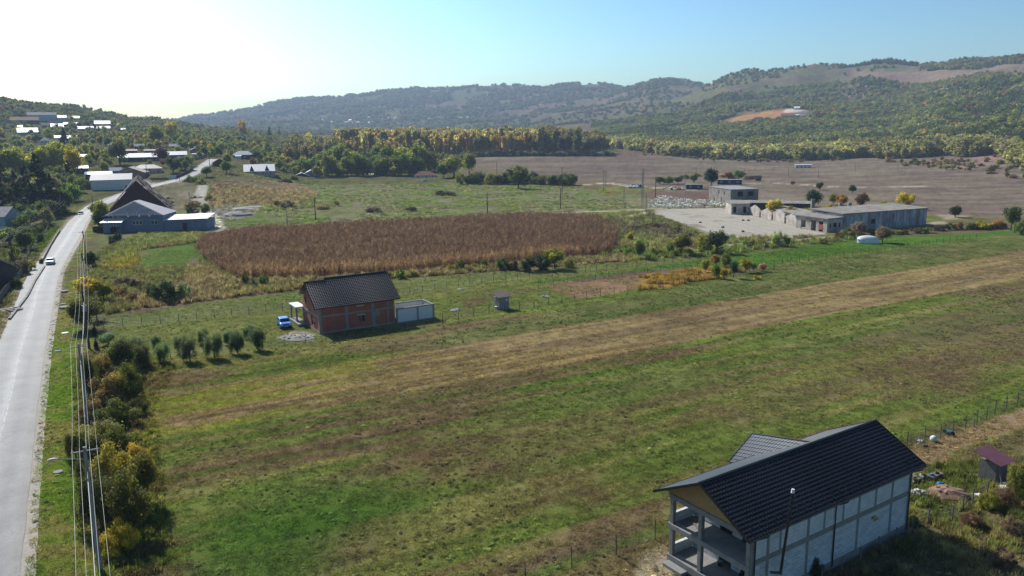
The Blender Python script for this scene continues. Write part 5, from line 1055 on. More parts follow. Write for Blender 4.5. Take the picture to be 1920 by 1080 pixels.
p=gp(1782,800); t=thing('post','short stake between the dirt strip and the fence','stake',(*gp(1826,800),0)); MB().tube((0,0,0),(0,0,.8),.05,.04).build('stake','grey_wood',t)
p=gp(1715,975); t=thing('toy_bicycle','green and white child bicycle fallen by the corner of the long white house','bicycle',(p[0],p[1],.0),.4)
for s in (-.4,.4):
    mb=MB()
    for k in range(12): a=k*.5236; b=a+.5236; mb.tube((s+.25*math.cos(a),.25*math.sin(a),.12),(s+.25*math.cos(b),.25*math.sin(b),.12),.025,k=4,cap=False)
    mb.build('wheel','black_plastic',t)
mb=MB(); mb.tube((-.4,0,.14),(0,.25,.16),.03); mb.tube((0,.25,.16),(.4,0,.14),.03); mb.tube((-.4,0,.14),(.1,-.05,.16),.03); mb.build('frame','white_paint',t)
# white covered shelter at the far lawn
p=gp(1626,456); t=thing('tarp_shelter','white domed tarpaulin shelter on the bright green lawn','shelter',(p[0],p[1],0),-.25)
mb=MB(); n=12; V=[];Fc=[]
for i in range(9):
    x=-2.6+i*.65; k=math.sqrt(max(0,1-(abs(x)/3.4)**2.4)); 
    for j in range(n+1): a=math.pi*j/n; V.append((x,1.8*math.cos(a)*k*(1+.04*math.sin(i*3+j)),2.1*math.sin(a)**.85*k))
for i in range(8):
    for j in range(n): q=i*(n+1)+j; Fc.append((q,q+1,q+n+2,q+n+1))
mb.v=V; mb.f=Fc; o=mb.build('cover','tarp',t,smooth=True); s=o.modifiers.new('th','SOLIDIFY'); s.thickness=.04; MB().box(-2.5,-2.42,-1.2,1.2,0,1.3).build('end_panel','grey_wood',t)
# manhole covers / pale slabs on the verge
for i,(u,v,r_,lb) in enumerate(((109,886,.42,'pale round manhole cover on the verge nearest the viewer'),(121,578,.9,'larger pale slab on the verge beside the dark olive shrub'),(119,570,.5,'smaller pale slab just beyond the larger one on the verge'),(122,625,.55,'white concrete ring on the verge by the olive shrubs'),(121,548,.7,'pale block on the verge near the yellow shrub'),(10,582,.6,'pale flat stone on the left roadside'))):
    p=gp(u,v); o=MB().tube((0,0,0),(0,0,.12 if r_<.6 else .35),r_,r_*.95,14).build('manhole_cover' if i in(0,3) else 'stone_slab','concrete' if i!=3 else 'white_paint',None,(p[0],p[1],0)); tag(o,lb,'cover' if i in(0,3) else 'slab')
for i,(u,v) in enumerate(((1313,418),(1355,427),(1403,414),(1393,414),(1393,435))):
    p=gp(u,v); o=MB().ball((p[0],p[1],.2),(.55,.4,.3),7,5,.2).build('tyre_heap' if 0 else 'old_tyre','black_plastic'); tag(o,['dark lump on the concrete yard nearest the flock','dark lump in the middle of the concrete yard','dark lump near the gable row, right of two','dark lump near the gable row, left of two','dark lump nearest the lower edge of the concrete yard'][i],'tyre')
# fallen post, ruin by the maize
# ---------------------------------------------------------------- sheep and shepherd
mb=MB(); mb.ball((0,0,.62),(.55,.27,.30),10,6,.06); mb.ball((.62,0,.78),(.17,.11,.14),7,5); mb.tube((.35,0,.7),(.62,0,.82),.14,.1,7)
for x in (-.32,.32):
    for s in (-.14,.14): mb.tube((x,s,0),(x,s,.5),.04,.06,5)
mb.tube((-.52,0,.7),(-.62,0,.45),.05,.03,5); mb.box(.55,.6,-.2,.2,.84,.87)
sm=mb.mesh('sheep','wool'); FL=W([(1216,384),(1238,369),(1262,372),(1290,376),(1330,378),(1366,386),(1372,390),(1330,389),(1280,391),(1216,391)])
rr=random.Random(4); k=0; bx=FL.min(0); bX=FL.max(0); pts=[]
while k<285:
    x=rr.uniform(bx[0],bX[0]); y=rr.uniform(bx[1],bX[1])
    if sdist(FL,np.array([x]),np.array([y]))[0]<0 or any((x-a)**2+(y-b)**2<.75 for a,b in pts): continue
    pts.append((x,y)); o=link('sheep',sm,None,(x,y,0),rr.gauss(2.8,.7),(s:=rr.uniform(.9,1.15),s,s)); tag(o,'cream woolly sheep in the flock beside the concrete yard','sheep','flock of sheep'); k+=1
def person(pos,rz,label):
    t=thing('person',label,'person',pos,rz); V=[(0,0,.95),(0,0,1.2),(0,0,1.42),(0,0,1.54),(0,.02,1.66),(.18,0,1.4),(.25,.02,1.12),(.24,.12,.9),(-.18,0,1.4),(-.25,.02,1.12),(-.24,.12,.9),(.1,0,.9),(.11,.03,.5),(.11,-.02,.06),(.11,.13,.04),(-.1,0,.9),(-.11,-.03,.5),(-.11,-.06,.06),(-.11,.08,.04)]
    E_=[(0,1),(1,2),(2,3),(3,4),(2,5),(5,6),(6,7),(2,8),(8,9),(9,10),(0,11),(11,12),(12,13),(13,14),(0,15),(15,16),(16,17),(17,18)]; R_=[.15,.15,.16,.06,.11,.07,.05,.035,.07,.05,.035,.1,.07,.05,.045,.1,.07,.05,.045]
    me=bpy.data.meshes.new('body'); me.from_pydata(V,E_,[]); me.materials.append(MT['cloth_dark']); o=link('body',me,t); o.modifiers.new('skin','SKIN')
    for i,r in enumerate(R_): me.skin_vertices[0].data[i].radius=(r,r*.8)
    me.skin_vertices[0].data[0].use_root=True; o.modifiers.new('sub','SUBSURF').levels=1
    MB().ball((0,.02,1.76),(.09,.1,.04),8,5).build('cap','cloth_dark',t); MB().ball((0,.08,1.66),(.07,.05,.09),8,5).build('face','skin',t); return t
person((*gp(1320,391),0),2.5,'shepherd in dark clothes standing at the front edge of the flock')
# stick in hand
p=gp(1322,391); o=MB().tube((p[0],p[1],0),(p[0]-.1,p[1],1.4),.02).build('stick','grey_wood'); tag(o,'thin stick held by the shepherd','stick')
# ---------------------------------------------------------------- trees and shrubs, one by one
T=[ # u,v,h px,w px,kind,tint,label
(1453,404,31,34,'round',G_YEL,'bright yellow round tree growing behind the gable row'),(1489,408,24,36,'shrub',G_YEL,'left half of the yellow shrubs on the ruined roof, beside the round yellow tree'),(1512,409,24,32,'shrub',G_YEL,'middle yellow shrub growing behind the low front roof'),(1553,409,27,26,'round',G_YEL,'yellow orange shrub overhanging the front roof slab'),
(1525,388,34,38,'round',G_DARK,'dark green tree above the yellow shrubs of the ruin'),(1578,390,26,26,'round',G_ORG,'orange yellow tree behind the derelict roofs'),(1562,384,22,22,'round',G_OLIVE,'olive tree left of the orange yellow one'),(1616,390,30,26,'round',G_BRN,'brownish bare tree right of the orange yellow one'),(1698,392,32,36,'round',G_YEL,'yellow tree rising behind the long derelict roof'),(1658,392,18,24,'shrub',G_YELG,'low yellow green bush behind the long derelict roof'),
(1537,356,15,16,'round',G_DARK,'small round dark tree on the plain, left of two'),(1598,363,17,16,'round',G_DARK,'small round dark tree on the plain, right of two'),(1487,346,8,10,'shrub',G_BRN,'low brown bush on the plain above the mound'),(1791,407,22,28,'round',G_DARK,'dark tree right of the long derelict building'),(1333,352,38,32,'round',G_DEEP,'dark evergreen between the two mobile cabins'),
(1237,345,14,24,'round',G_DARK,'leftmost bush in the row left of the cabins'),(1254,345,15,22,'round',G_GREEN,'second bush in the row left of the cabins'),(1271,345,14,20,'round',G_DARK,'third bush in the row left of the cabins'),(1301,343,16,18,'round',G_GREEN,'green bush just above the left cabin'),(1385,337,18,26,'round',G_GREEN,'green tree right above the longer cabin'),(1366,336,14,18,'round',G_BRN,'brown bush left above the longer cabin'),
(1344,474,44,48,'round',(.07,.085,.04),'big dark bush below the concrete yard'),(1322,472,34,32,'shrub',G_YELG,'yellow green bush left of the big dark bush'),(1279,476,40,42,'round',G_OLIVE,'broad olive tree between scrub and fence'),(1256,474,28,20,'shrub',G_MID,'green bush left of the broad olive tree'),(1199,484,36,28,'round',G_MID,'bright green bushy tree at the end of the maize'),(1177,479,20,18,'shrub',G_LITE,'small light green bush left of the bushy tree'),(1181,453,18,16,'round',G_YEL,'little yellow tree above the bushy green tree'),
(1456,461,32,24,'willow',G_WIL,'pale feathery tree at the yard edge, taller of two'),(1475,462,24,14,'willow',G_WIL,'pale feathery tree at the yard edge, shorter of two'),(1397,463,16,14,'shrub',G_LITE,'first small light bush along the yard fence'),(1409,463,17,14,'shrub',G_OLIVE,'second small bush along the yard fence'),(1427,462,16,24,'shrub',G_OLIVE,'third and widest small bush along the yard fence'),(1545,457,13,22,'shrub',G_OLIVE,'low bush before the derelict corner'),
(1322,510,26,20,'round',G_YELG,'yellow green orchard tree at the left of the group'),(1341,500,24,22,'round',G_ORG,'orange orchard tree behind the group'),(1360,506,34,26,'round',G_OLIVE,'tall olive orchard tree in the group centre'),(1342,521,27,20,'round',G_GREEN,'rounded green orchard tree in front'),(1375,521,34,18,'round',(.04,.075,.05),'dark teal orchard tree in front'),(1358,524,22,16,'round',G_YELG,'small yellow green orchard tree between the front two'),(1397,511,28,24,'round',G_YEL,'orange yellow orchard tree right of the dark teal one'),(1412,510,20,14,'round',G_GREY,'grey thin orchard tree, second from the right'),(1430,509,16,18,'round',G_PINK,'bare pinkish orchard tree at the right end'),(1420,524,10,16,'shrub',G_YEL,'low yellow bush beneath the orchard trees'),
(1271,530,8,7,'round',G_DARK,'tiny dark sapling in the yellow garden'),(1290,528,10,9,'round',G_OLIVE,'second tiny sapling in the yellow garden'),(1306,526,9,9,'round',G_YELG,'third tiny sapling in the yellow garden'),
(1040,504,40,46,'round',G_YELG,'round bright green tree at the lower edge of the maize'),(1012,507,34,44,'shrub',G_DEEP,'dark low bush left of the round bright tree'),(988,508,28,36,'shrub',G_DARK,'second dark bush further left of the bright tree'),(1066,501,20,22,'shrub',G_OLIVE,'small olive bush right of the round bright tree'),(942,505,26,28,'shrub',G_DARK,'dark green bush by the maize edge'),(962,506,20,24,'shrub',(.09,.08,.05),'grey brown bush by the maize edge'),(908,502,22,14,'shrub',G_MID,'narrow bush by the maize edge'),(890,505,14,14,'shrub',G_YELG,'small yellowish bush by the maize edge'),(863,507,22,20,'shrub',G_GREEN,'green bush by the maize edge, third from the roof'),(845,508,16,16,'shrub',G_YELG,'yellow green bush by the maize edge, second from the roof'),(775,518,14,16,'shrub',G_YELG,'yellow green tuft right of the brick house ridge'),(751,522,20,20,'shrub',G_LITE,'light green bush behind the right end of the brick house'),(729,521,16,14,'shrub',G_OLIVE,'small bush hidden behind the brick house ridge'),
(495,536,26,20,'shrub',G_MID,'green bush at the lower maize edge, rightmost of three'),(476,538,18,22,'shrub',G_GREY,'grey bush at the lower maize edge, middle of three'),(461,533,24,16,'shrub',G_DARK,'dark bush at the lower maize edge, leftmost of three'),
(309,563,48,48,'shrub',G_DARK,'big dark bush in the scrub left of the maize'),(287,560,34,30,'shrub',(.09,.09,.045),'brownish bush left of the big dark one in the scrub'),(344,561,40,30,'shrub',G_GREY,'grey green bush right of the big dark one in the scrub'),(247,566,22,24,'shrub',G_BRN,'brown scrub bush nearest the roadside trees'),(258,540,20,30,'shrub',(.11,.075,.06),'reddish bare bush in the scrub'),(232,535,20,36,'shrub',(.12,.085,.07),'dull purple bush behind the roadside trees'),(225,555,20,26,'shrub',G_BRN,'low brown bush beside the yellow roadside shrub'),
(173,503,34,30,'round',G_DARK,'dark green roadside shrub below the wooden pole'),(167,568,52,50,'round',(.36,.27,.03),'yellow orange roadside shrub'),(196,566,40,34,'round',G_YELG,'yellow green shrub beside the yellow orange one'),(160,618,64,64,'round',(.11,.12,.025),'large dark olive roadside shrub'),(182,600,40,34,'round',G_DARK,'dark bush right of the large olive roadside shrub'),
(178,630,26,9,'thuja',G_DEEP,'slim dark thuja behind the roadside poles, left one'),(181,654,22,9,'thuja',G_DEEP,'slim dark thuja nearer the brambles'),
(204,647,26,32,'willow',G_GREY,'grey green willow shrub at the left end of the row'),(258,676,54,36,'willow',G_GREY,'second willow shrub of the row, half behind the brambles'),(294,658,34,22,'willow',G_GREY,'third willow shrub of the row, back one of a pair'),(307,680,42,26,'willow',(.09,.125,.07),'third willow shrub of the row, front one of a pair'),(341,662,38,28,'willow',G_GREY,'fourth willow shrub of the row, back one of a pair'),(357,677,48,34,'willow',(.09,.125,.07),'fourth willow shrub of the row, front one of a pair'),(381,645,34,24,'willow',G_GREY,'fifth willow shrub of the row, back one'),(402,670,52,36,'willow',(.085,.12,.06),'fifth willow shrub of the row, front one'),(430,645,28,24,'willow',G_GREY,'sixth willow shrub of the row, back one'),(445,662,46,30,'willow',(.085,.12,.06),'sixth willow shrub of the row, front one'),(466,634,28,24,'willow',G_GREY,'last willow shrub of the row, back one near the blue car'),(484,654,44,34,'willow',(.085,.12,.06),'last willow shrub of the row, front one'),
(972,354,44,48,'round',(.085,.10,.03),'lone tree with spreading crown before the dark hedge row'),(880,329,44,32,'round',G_OLIVE,'yellow green tree above the hedge row'),(851,332,40,48,'round',G_YELG,'broad yellow green tree left of the hedge row'),(832,334,26,30,'round',G_DARK,'dark tree right of the striped roof cottage'),
(362,362,34,36,'round',G_GREEN,'green bushy tree at the path junction'),(378,364,30,26,'round',G_OLIVE,'olive tree beside the junction tree'),(343,342,18,14,'shrub',G_YELG,'bush behind the notice board'),(403,364,24,26,'shrub',G_GREEN,'green bush at the start of the gravel track'),(391,380,16,16,'shrub',G_OLIVE,'olive bush at the side of the gravel track'),(443,355,16,18,'shrub',G_YEL,'yellow bush at the edge of the brown patch'),(468,365,8,20,'shrub',G_DARK,'dark low bush in the brown patch'),
(540,391,15,30,'shrub',(.085,.075,.055),'grey brown bush in the meadow'),(522,388,14,16,'shrub',G_DARK,'dark bush left of the grey brown one in the meadow'),(606,392,8,30,'shrub',G_BRN,'low purple brown bush right of the lone dark pole'),(632,385,9,14,'shrub',G_BRN,'small brown bush in the meadow'),(700,397,10,36,'shrub',(.09,.075,.06),'broad brown bush in the meadow middle'),(770,395,9,24,'shrub',(.10,.085,.06),'brown bush in the meadow right of the broad one'),(835,366,10,44,'shrub',(.12,.09,.07),'purple brown thicket below the cottage'),(663,421,6,5,'shrub',G_DEEP,'tiny dark bush beside the maize path'),
(300,402,26,30,'round',G_DARK,'dark bush between blue house and barn'),(362,402,16,26,'shrub',G_DARK,'dark bush behind the end of the long blue shed'),(386,408,28,22,'round',G_MID,'young tree right of the long blue shed'),(194,432,60,36,'round',(.12,.13,.03),'yellow green tree at the left corner of the blue house'),(182,404,26,28,'round',G_YELG,'yellow green tree above the blue house corner tree'),(190,433,36,28,'round',G_DARK,'dark bush at the foot of the blue house corner'),
(166,372,38,34,'round',G_GREEN,'round green tree at the bend'),(186,360,36,36,'round',G_GREEN,'second round green tree behind the bend'),(140,388,46,34,'round',G_LITE,'light green tree above the parked cars'),(123,402,50,34,'round',G_GREEN,'green tree left of the light green one'),(150,368,26,20,'round',G_LITE,'small light green tree between the bend trees'),
(80,402,116,74,'conifer',G_DEEP,'tallest dark spruce left of the bend'),(55,398,92,58,'conifer',G_DEEP,'dark spruce left of the tallest one'),(102,404,80,52,'conifer',(.03,.05,.03),'dark spruce close right of the tallest one'),(134,368,68,40,'conifer',G_DEEP,'isolated pointed spruce beside the white hall shed'),(12,408,110,66,'conifer',(.028,.05,.028),'big dark spruce at the left edge'),(35,402,84,44,'conifer',G_DEEP,'dark spruce second from the left edge'),(122,275,36,26,'conifer',G_DEEP,'tall dark spruce among the hillside houses'),(152,349,24,20,'round',G_DARK,'dark bush left of the white hall'),
(62,425,34,36,'round',G_GREY,'grey green bush in the gardens by the road'),(88,424,38,28,'round',(.12,.13,.05),'olive bush in the gardens by the road'),(40,430,34,34,'shrub',G_MID,'green bush beside the pale teal house'),(48,470,40,44,'round',G_GREEN,'round green garden tree by the little lawn'),(18,462,36,44,'round',G_MID,'green garden tree at the left edge'),(73,455,22,20,'shrub',G_DARK,'clipped dark bush by the little lawn'),(26,488,30,28,'shrub',G_OLIVE,'olive bush by the lower left roof'),(40,514,34,34,'shrub',(.10,.08,.07),'grey purple bush by the lower left house'),(57,506,22,22,'shrub',G_YELG,'yellow green bush by the driveway'),(77,494,11,10,'shrub',G_MID,'small round bush at the road edge'),(30,540,26,26,'shrub',G_DARK,'dark bush behind the board fence'),
(140,333,56,34,'round',G_YEL,'bright yellow tree behind the spruces'),(325,265,34,26,'tall',G_YEL,'bright yellow tree on the wooded slope'),(456,258,30,20,'tall',G_ORG,'orange yellow tree on the wooded slope'),(293,275,42,36,'round',(.17,.17,.05),'large olive tree on the wooded slope'),(303,304,28,30,'round',G_MAR,'dark maroon tree above the junction'),(545,310,34,24,'round',G_BRN,'reddish brown tree in the tree row'),(580,285,34,16,'tall',G_YEL,'slim yellow tree behind the tree row'),(524,258,20,9,'conifer',G_DARK,'small pointed spruce on the wooded slope'),(506,260,24,14,'conifer',G_DARK,'pointed dark spruce left of the small one'),(347,318,26,34,'round',G_GREY,'grey green tree beside the upper road'),(325,324,30,34,'round',(.08,.10,.05),'dull green tree above the board fence'),(388,332,20,24,'round',G_GREEN,'green tree right of the upper road'),(225,308,44,40,'round',(.075,.09,.035),'dark green tree left of the long white roof'),(425,325,24,26,'round',G_GREEN,'green tree below the maroon cabin'),
(508,345,26,12,'thuja',G_DARK,'narrow dark tree before the dormer house'),(485,345,14,20,'round',G_DARK,'dark bush before the dormer house'),(520,345,16,18,'round',G_DARK,'dark bush between dormer house and red gable'),(535,347,14,18,'shrub',G_GREEN,'green bush left of the red gable'),(552,345,16,16,'round',G_DARK,'dark bush touching the red gable house'),(460,346,16,20,'round',G_MID,'green bush left before the dormer house'),
(1612,440,28,34,'willow',(.20,.17,.14),'bare grey tree before the stained wall, left one'),(1654,455,32,36,'round',(.17,.13,.09),'bare brown tree right of the white shelter'),(1590,446,20,30,'shrub',G_OLIVE,'olive scrub bush left of the white shelter'),(1895,432,48,34,'round',G_GREEN,'large green bush at the right edge'),(1915,440,32,30,'shrub',G_GREEN,'green bush low at the right edge'),(1842,430,18,30,'shrub',G_YEL,'yellow bush in the hedge on the right'),(1820,430,16,22,'shrub',G_OLIVE,'olive bush left of the yellow hedge bush'),(1870,428,20,22,'shrub',G_ORG,'orange bush right of the yellow hedge bush'),
(1854,955,46,42,'shrub',(.20,.20,.035),'yellow green bush in the scrub below the purple roofed outhouse'),(1910,935,80,60,'shrub',(.12,.13,.035),'large green bush at the right edge beside the outhouse'),(1885,950,44,50,'shrub',(.13,.09,.06),'bare brown bush beside the yellow green one'),(1822,985,34,46,'shrub',(.17,.12,.08),'dry reddish bush in the scrub'),(1905,900,40,40,'shrub',(.16,.085,.05),'rusty red weeds behind the purple roofed outhouse'),(1528,1085,50,34,'shrub',(.04,.055,.025),'dark young bush against the long shadowed wall'),(1900,1000,40,50,'shrub',(.16,.12,.09),'dry pale bush in the lower right scrub'),(1880,1060,40,60,'shrub',(.13,.10,.07),'dry brown bush at the lower right corner'),(1712,985,24,24,'shrub',G_MID,'leafy weed clump at the corner of the long white house'),
(214,448,10,34,'shrub',G_DARK,'ivy covered ruin in the grass before the blue house'),
]
for e in T: ptree(*e,flat=e[1]>340)
# brambles along the road (foreground left), large pieces of shrub
BR=[(190,722,66,52,'shrub',(.12,.10,.045)),(232,705,70,54,'round',(.055,.07,.03)),(262,690,46,34,'willow',(.07,.08,.04)),(205,762,70,60,'shrub',(.15,.125,.06)),(243,752,74,52,'shrub',(.07,.09,.022)),(168,745,84,30,'willow',(.05,.06,.03)),(172,790,44,40,'shrub',(.17,.145,.09)),(222,800,56,66,'shrub',(.09,.11,.03)),(258,778,38,32,'shrub',(.04,.055,.02)),(186,850,62,66,'willow',(.12,.13,.04)),(228,858,66,66,'shrub',(.10,.12,.03)),(143,858,54,30,'willow',(.08,.09,.03)),(262,882,56,46,'shrub',(.19,.165,.03)),(215,930,90,78,'shrub',(.14,.13,.035)),(265,945,84,62,'round',(.085,.085,.03)),(188,985,90,64,'willow',(.045,.055,.022)),(240,1000,108,80,'shrub',(.055,.065,.022)),(232,1032,58,60,'shrub',(.24,.21,.025)),(163,925,56,28,'willow',(.05,.06,.025))]
BL_=['tawny bramble at the far end of the thicket','dark tall bramble behind the willow row','dark bramble beside the second willow shrub','tawny topped bramble in the thicket middle','dark green hump of the thicket facing the field','dark narrow bramble left of the second roadside pole','pale dry bramble right under the second roadside pole','light green spreading shrub above the strip end','dark round bush at the field edge of the thicket','light green shrub at the end of the straw strip','second light green shrub at the end of the straw strip','dark bush left of the nearest roadside pole top','yellowing shrub on the field side by the nearest pole','tall yellow brown shrub by the nearest pole','brown green shrub bulging into the field','very dark shrub behind the nearest pole','large dark shrub casting the long foreground shadow','yellow leaved shrub low in front of the dark ones','dark bush on the verge side of the nearest pole']
for e,lb in zip(BR,BL_): ptree(e[0],e[1],e[2]*(1.1 if e[1]<900 else 1.35),e[3]*1.25,e[4],tuple(c*q for c,q in zip(e[5],(1.3,1.2,1.))),lb,cat='shrub',lod='hi',flat=True,name='bramble_shrub')
rowtrees([(20,440),(60,440),(100,415)],9,22,26,'shrub',[G_DARK,G_MID,G_GREY,G_OLIVE],'garden bush between the teal house and the road','garden bushes by the teal house',6,14) if 0 else None
# clipped hedge by the blue house
hp=G((178,435),(222,437)); a=Vector((*hp[0],0)); b=Vector((*hp[1],0)); r=np.random.RandomState(2); n=9000; k=r.uniform(0,1,n); f_=r.randint(0,3,n); d=(b-a).normalized(); nx=np.array([-d.y,d.x])
oo=np.where(f_==0,-.7,np.where(f_==1,.7,r.uniform(-.7,.7,n)))+r.normal(0,.06,n); zz=np.where(f_==2,1.7,r.uniform(0,1.7,n))+r.normal(0,.06,n); P=np.stack([a.x+(b.x-a.x)*k+nx[0]*oo,a.y+(b.y-a.y)*k+nx[1]*oo,np.clip(zz,0.02,2)],1)
o=link('hedge',leafmesh('hedge',P,np.stack([nx[0]*oo,nx[1]*oo,zz-.8],1)+r.normal(0,.2,(n,3)),.2,r,tints(n,r,None,np.ones(n))),tint=[.045,.08,.03]); tag(o,'clipped dark green hedge before the blue house','hedge')
# rows of trees that can be told apart only as a row
def rowtrees(P,n,hp,wp,kind,cols,label,group,jit=4,seed=1,flat=True,cat='tree'):
    r=random.Random(seed); P=np.array(P,float); L=np.r_[0,np.cumsum(np.hypot(*np.diff(P,axis=0).T))]
    for i in range(n):
        s=(i+.5)/n*L[-1]+r.uniform(-jit,jit); u=np.interp(s,L,P[:,0]); v=np.interp(s,L,P[:,1])+r.uniform(-1.5,1.5); ptree(u,v,hp*r.uniform(.75,1.2),wp*r.uniform(.85,1.25),kind,r.choice(cols),label,cat,group,'mid',flat)
rowtrees([(862,345),(960,344),(1078,347)],20,23,28,'shrub',[G_DARK,G_GREEN,G_DEEP,G_OLIVE],'tree in the dark hedge row before the far brown field','dark hedge row trees',3,1)
rowtrees([(545,334),(640,336),(700,333),(790,333)],15,42,34,'round',[G_GREEN,G_OLIVE,(.11,.15,.035),G_MID],'green tree in the long row behind the far houses','long tree row behind the far houses',4,2)
rowtrees([(600,322),(700,320),(820,322)],9,44,44,'round',[G_OLIVE,G_YELG,(.11,.15,.035)],'taller yellow green tree behind the long tree row','second rank behind the long tree row',6,3,False)
rowtrees([(395,352),(480,350),(540,350)],12,16,20,'round',[G_DARK,G_MID,G_OLIVE],'bush in the garden edge before the dormer house','garden edge bushes',4,4)
rowtrees([(0,335),(60,330),(130,324)],7,50,42,'round',[G_YELG,(.24,.23,.035),G_OLIVE],'yellow green tree behind the dark spruces','yellow green trees behind the spruces',5,5,False)
rowtrees([(10,416),(60,420),(115,405)],8,34,30,'round',[G_DARK,G_GREEN,G_GREY],'garden tree between the spruces and the road','garden trees below the spruces',5,6)
rowtrees([(1565,448),(1700,438),(1800,430),(1890,428)],16,13,24,'shrub',[G_BRN,G_OLIVE,(.08,.07,.04),G_DARK],'low scrub bush in the hedge below the derelict building','scrub hedge bushes',5,7)
rowtrees([(210,460),(224,448)],3,18,14,'shrub',[G_DEEP],'ivy clump in the grass before the blue house','ivy clumps',1,8)
rowtrees([(1150,470),(1230,480),(1300,478)],9,14,20,'shrub',[G_LITE,G_OLIVE,G_MID,(.14,.10,.08)],'light scrub bush between maize and fence','scrub bushes at the maize end',5,9)
rowtrees([(1170,430),(1240,425),(1300,446)],14,9,24,'shrub',[(.12,.085,.075),(.13,.10,.09),(.11,.10,.06)],'low dry purple bush left of the concrete yard','dry bushes by the yard',6,10)
rowtrees([(1240,345),(1300,332),(1420,335)],7,8,20,'shrub',[G_BRN,(.14,.11,.08),G_OLIVE],'dry bush on the plain beyond the cabins','dry bushes beyond the cabins',8,11)
rowtrees([(10,445),(50,446),(95,418)],10,22,28,'shrub',[G_DARK,G_MID,G_GREY,G_OLIVE],'garden bush between the teal house and the road','garden bushes by the teal house',6,14)
rowtrees([(310,400),(318,372),(345,366),(370,378),(352,398)],16,13,26,'shrub',[G_OLIVE,(.20,.15,.09),(.14,.12,.07),(.17,.16,.06)],'dry bush on the waste ground behind the long shed','waste ground bushes',6,15)
rowtrees([(375,345),(470,352),(540,349)],14,14,24,'shrub',[G_DARK,G_GREEN,G_OLIVE,G_BRN],'low garden bush along the top of the brown patch','bushes above the brown patch',6,16)
# ---------------------------------------------------------------- village and forest fill
VHW=[(u,v,wp) for u,v,wp,_,_ in VH]
VP=[at(u,v) for u,v,_ in VHW]
def blocked(x,y,h):
    u=960+F*x/y; 
    for (hu,hv,hw),p in zip(VHW,VP):
        if abs(u-hu)<hw*.55+2.2*F/y and p[1]-75<y<p[1]+14 and y<p[1]+14:
            if y>p[1]-9 or True:
                # allow if the crown stays below the house's foot line in the photo
                z=float(H(x,y)); vt=(CH-(z+h))/y; vh=(CH-p[2]-1.5)/p[1]
                if y>p[1]-8 or vt<vh: return True
    return False
RD=np.array(ROADC)
def samp(n,u0,u1,y0,y1,seed):
    r=np.random.RandomState(seed); y=np.sqrt(r.uniform(y0**2,y1**2,n)); u=r.uniform(u0,u1,n); return (u-960)/F*y,y,u,r
x,y,u,r=samp(9500,-260,880,335,1500,3); z=H(x,y)
lim=np.interp(u,[-260,130,240,330,400,480,600,760,880],[338,338,480,480,470,520,530,545,620]); keep=(y>lim)&(pdist(RD,x,y)>7)&(pdist(SIDE,x,y)>9)&~((u>880)&(y<900))&~((u>600)&(y>1000))
den=np.where(y<700,.9,.75)*(.35+1.1*fbm(x/60,y/60,41,3)); keep&=r.uniform(0,1,len(x))<den
idx=np.where(keep)[0]; hs=r.uniform(4.,8.5,len(x)); idx=[i for i in idx if not blocked(x[i],y[i],hs[i])]; idx.sort(key=lambda i:y[i])
pal=[G_GREEN,G_MID,G_OLIVE,G_DARK,G_YELG,G_GREY,(.15,.16,.05),(.12,.14,.06),G_BRN,(.20,.17,.05),(.11,.13,.05),G_YEL]; pw=np.array([2.5,3,5,1.5,3,2.5,4,3,1.2,2,3,.5]); pw/=pw.sum(); ci=r.choice(len(pal),len(x),p=pw)
kk=['round','round','tall','round']
for j,i in enumerate(idx[:235]):
    plant(kk[j%4],(x[i],y[i],z[i]),hs[i],hs[i]*r.uniform(.75,1.15),pal[ci[i]],'leafy tree among the village houses and gardens on the left slope','tree','village garden trees','lo' if y[i]>520 else 'mid')
rest_=np.array(idx[235:])
FP=[treeproto(k,'lo',v) for k,v in (('round',0),('round',1),('tall',0),('round',2),('shrub',1))]
def forest(name,X,Y,Hh,Wd,TI,vid=None,protos=None,**kw):
    Z=H(X,Y)-.3; TI=np.clip(np.asarray(TI)*np.array((1.25,1.2,1.15) if 'poplar' in name else (1.75,1.6,1.4)),0,.8); scatter(name,np.stack([X,Y,Z],1),np.stack([Wd,Wd,Hh],1),r.uniform(0,6.28,len(X)),TI,protos or FP,vid,**kw)
P_=np.array(pal)
forest('village_woodland',x[rest_],y[rest_],hs[rest_],hs[rest_]*1.05,P_[ci[rest_]]*r.uniform(.85,1.15,(len(rest_),1)),r.randint(0,4,len(rest_)),label='mixed woodland on the slope behind the village')
# poplars: the front rank one by one, the rest as a mass
PPR=[treeproto('poplar','lo',v) for v in (0,1,2)]
rr=random.Random(12)
for i in range(58):
    uu=652+i*8.2+rr.uniform(-3,3); yy=800+rr.uniform(-12,18)-(uu<760)*60; xx=(uu-960)/F*yy
    plant('poplar',(xx,yy,float(H(xx,yy))),rr.uniform(14,25)*(1 if uu<1090 else .8)*(.8 if uu<700 else 1),rr.uniform(9,14),rr.choice([(.34,.25,.09),(.30,.23,.09),(.25,.21,.09),(.20,.20,.08)] if uu<1010 else [(.10,.11,.05),(.13,.13,.06),(.08,.09,.05)]),'tall thin poplar in the front rank of the golden grove','tree','front rank of the poplar grove','lo')
x,y,u,r=samp(1500,640,1130,815,1060,5); forest('poplar_grove',x,y,r.uniform(13,25,1500)*(.78+.44*fbm(x/40,y/80,81,3))*np.where(u>1090,.8,1),r.uniform(10,16,1500),np.array([(.44,.34,.14),(.38,.31,.14),(.30,.28,.12)])[r.randint(0,3,1500)]*np.where(u>1010,.62,1.)[:,None],protos=PPR,label='golden topped poplar grove beyond the brown field')
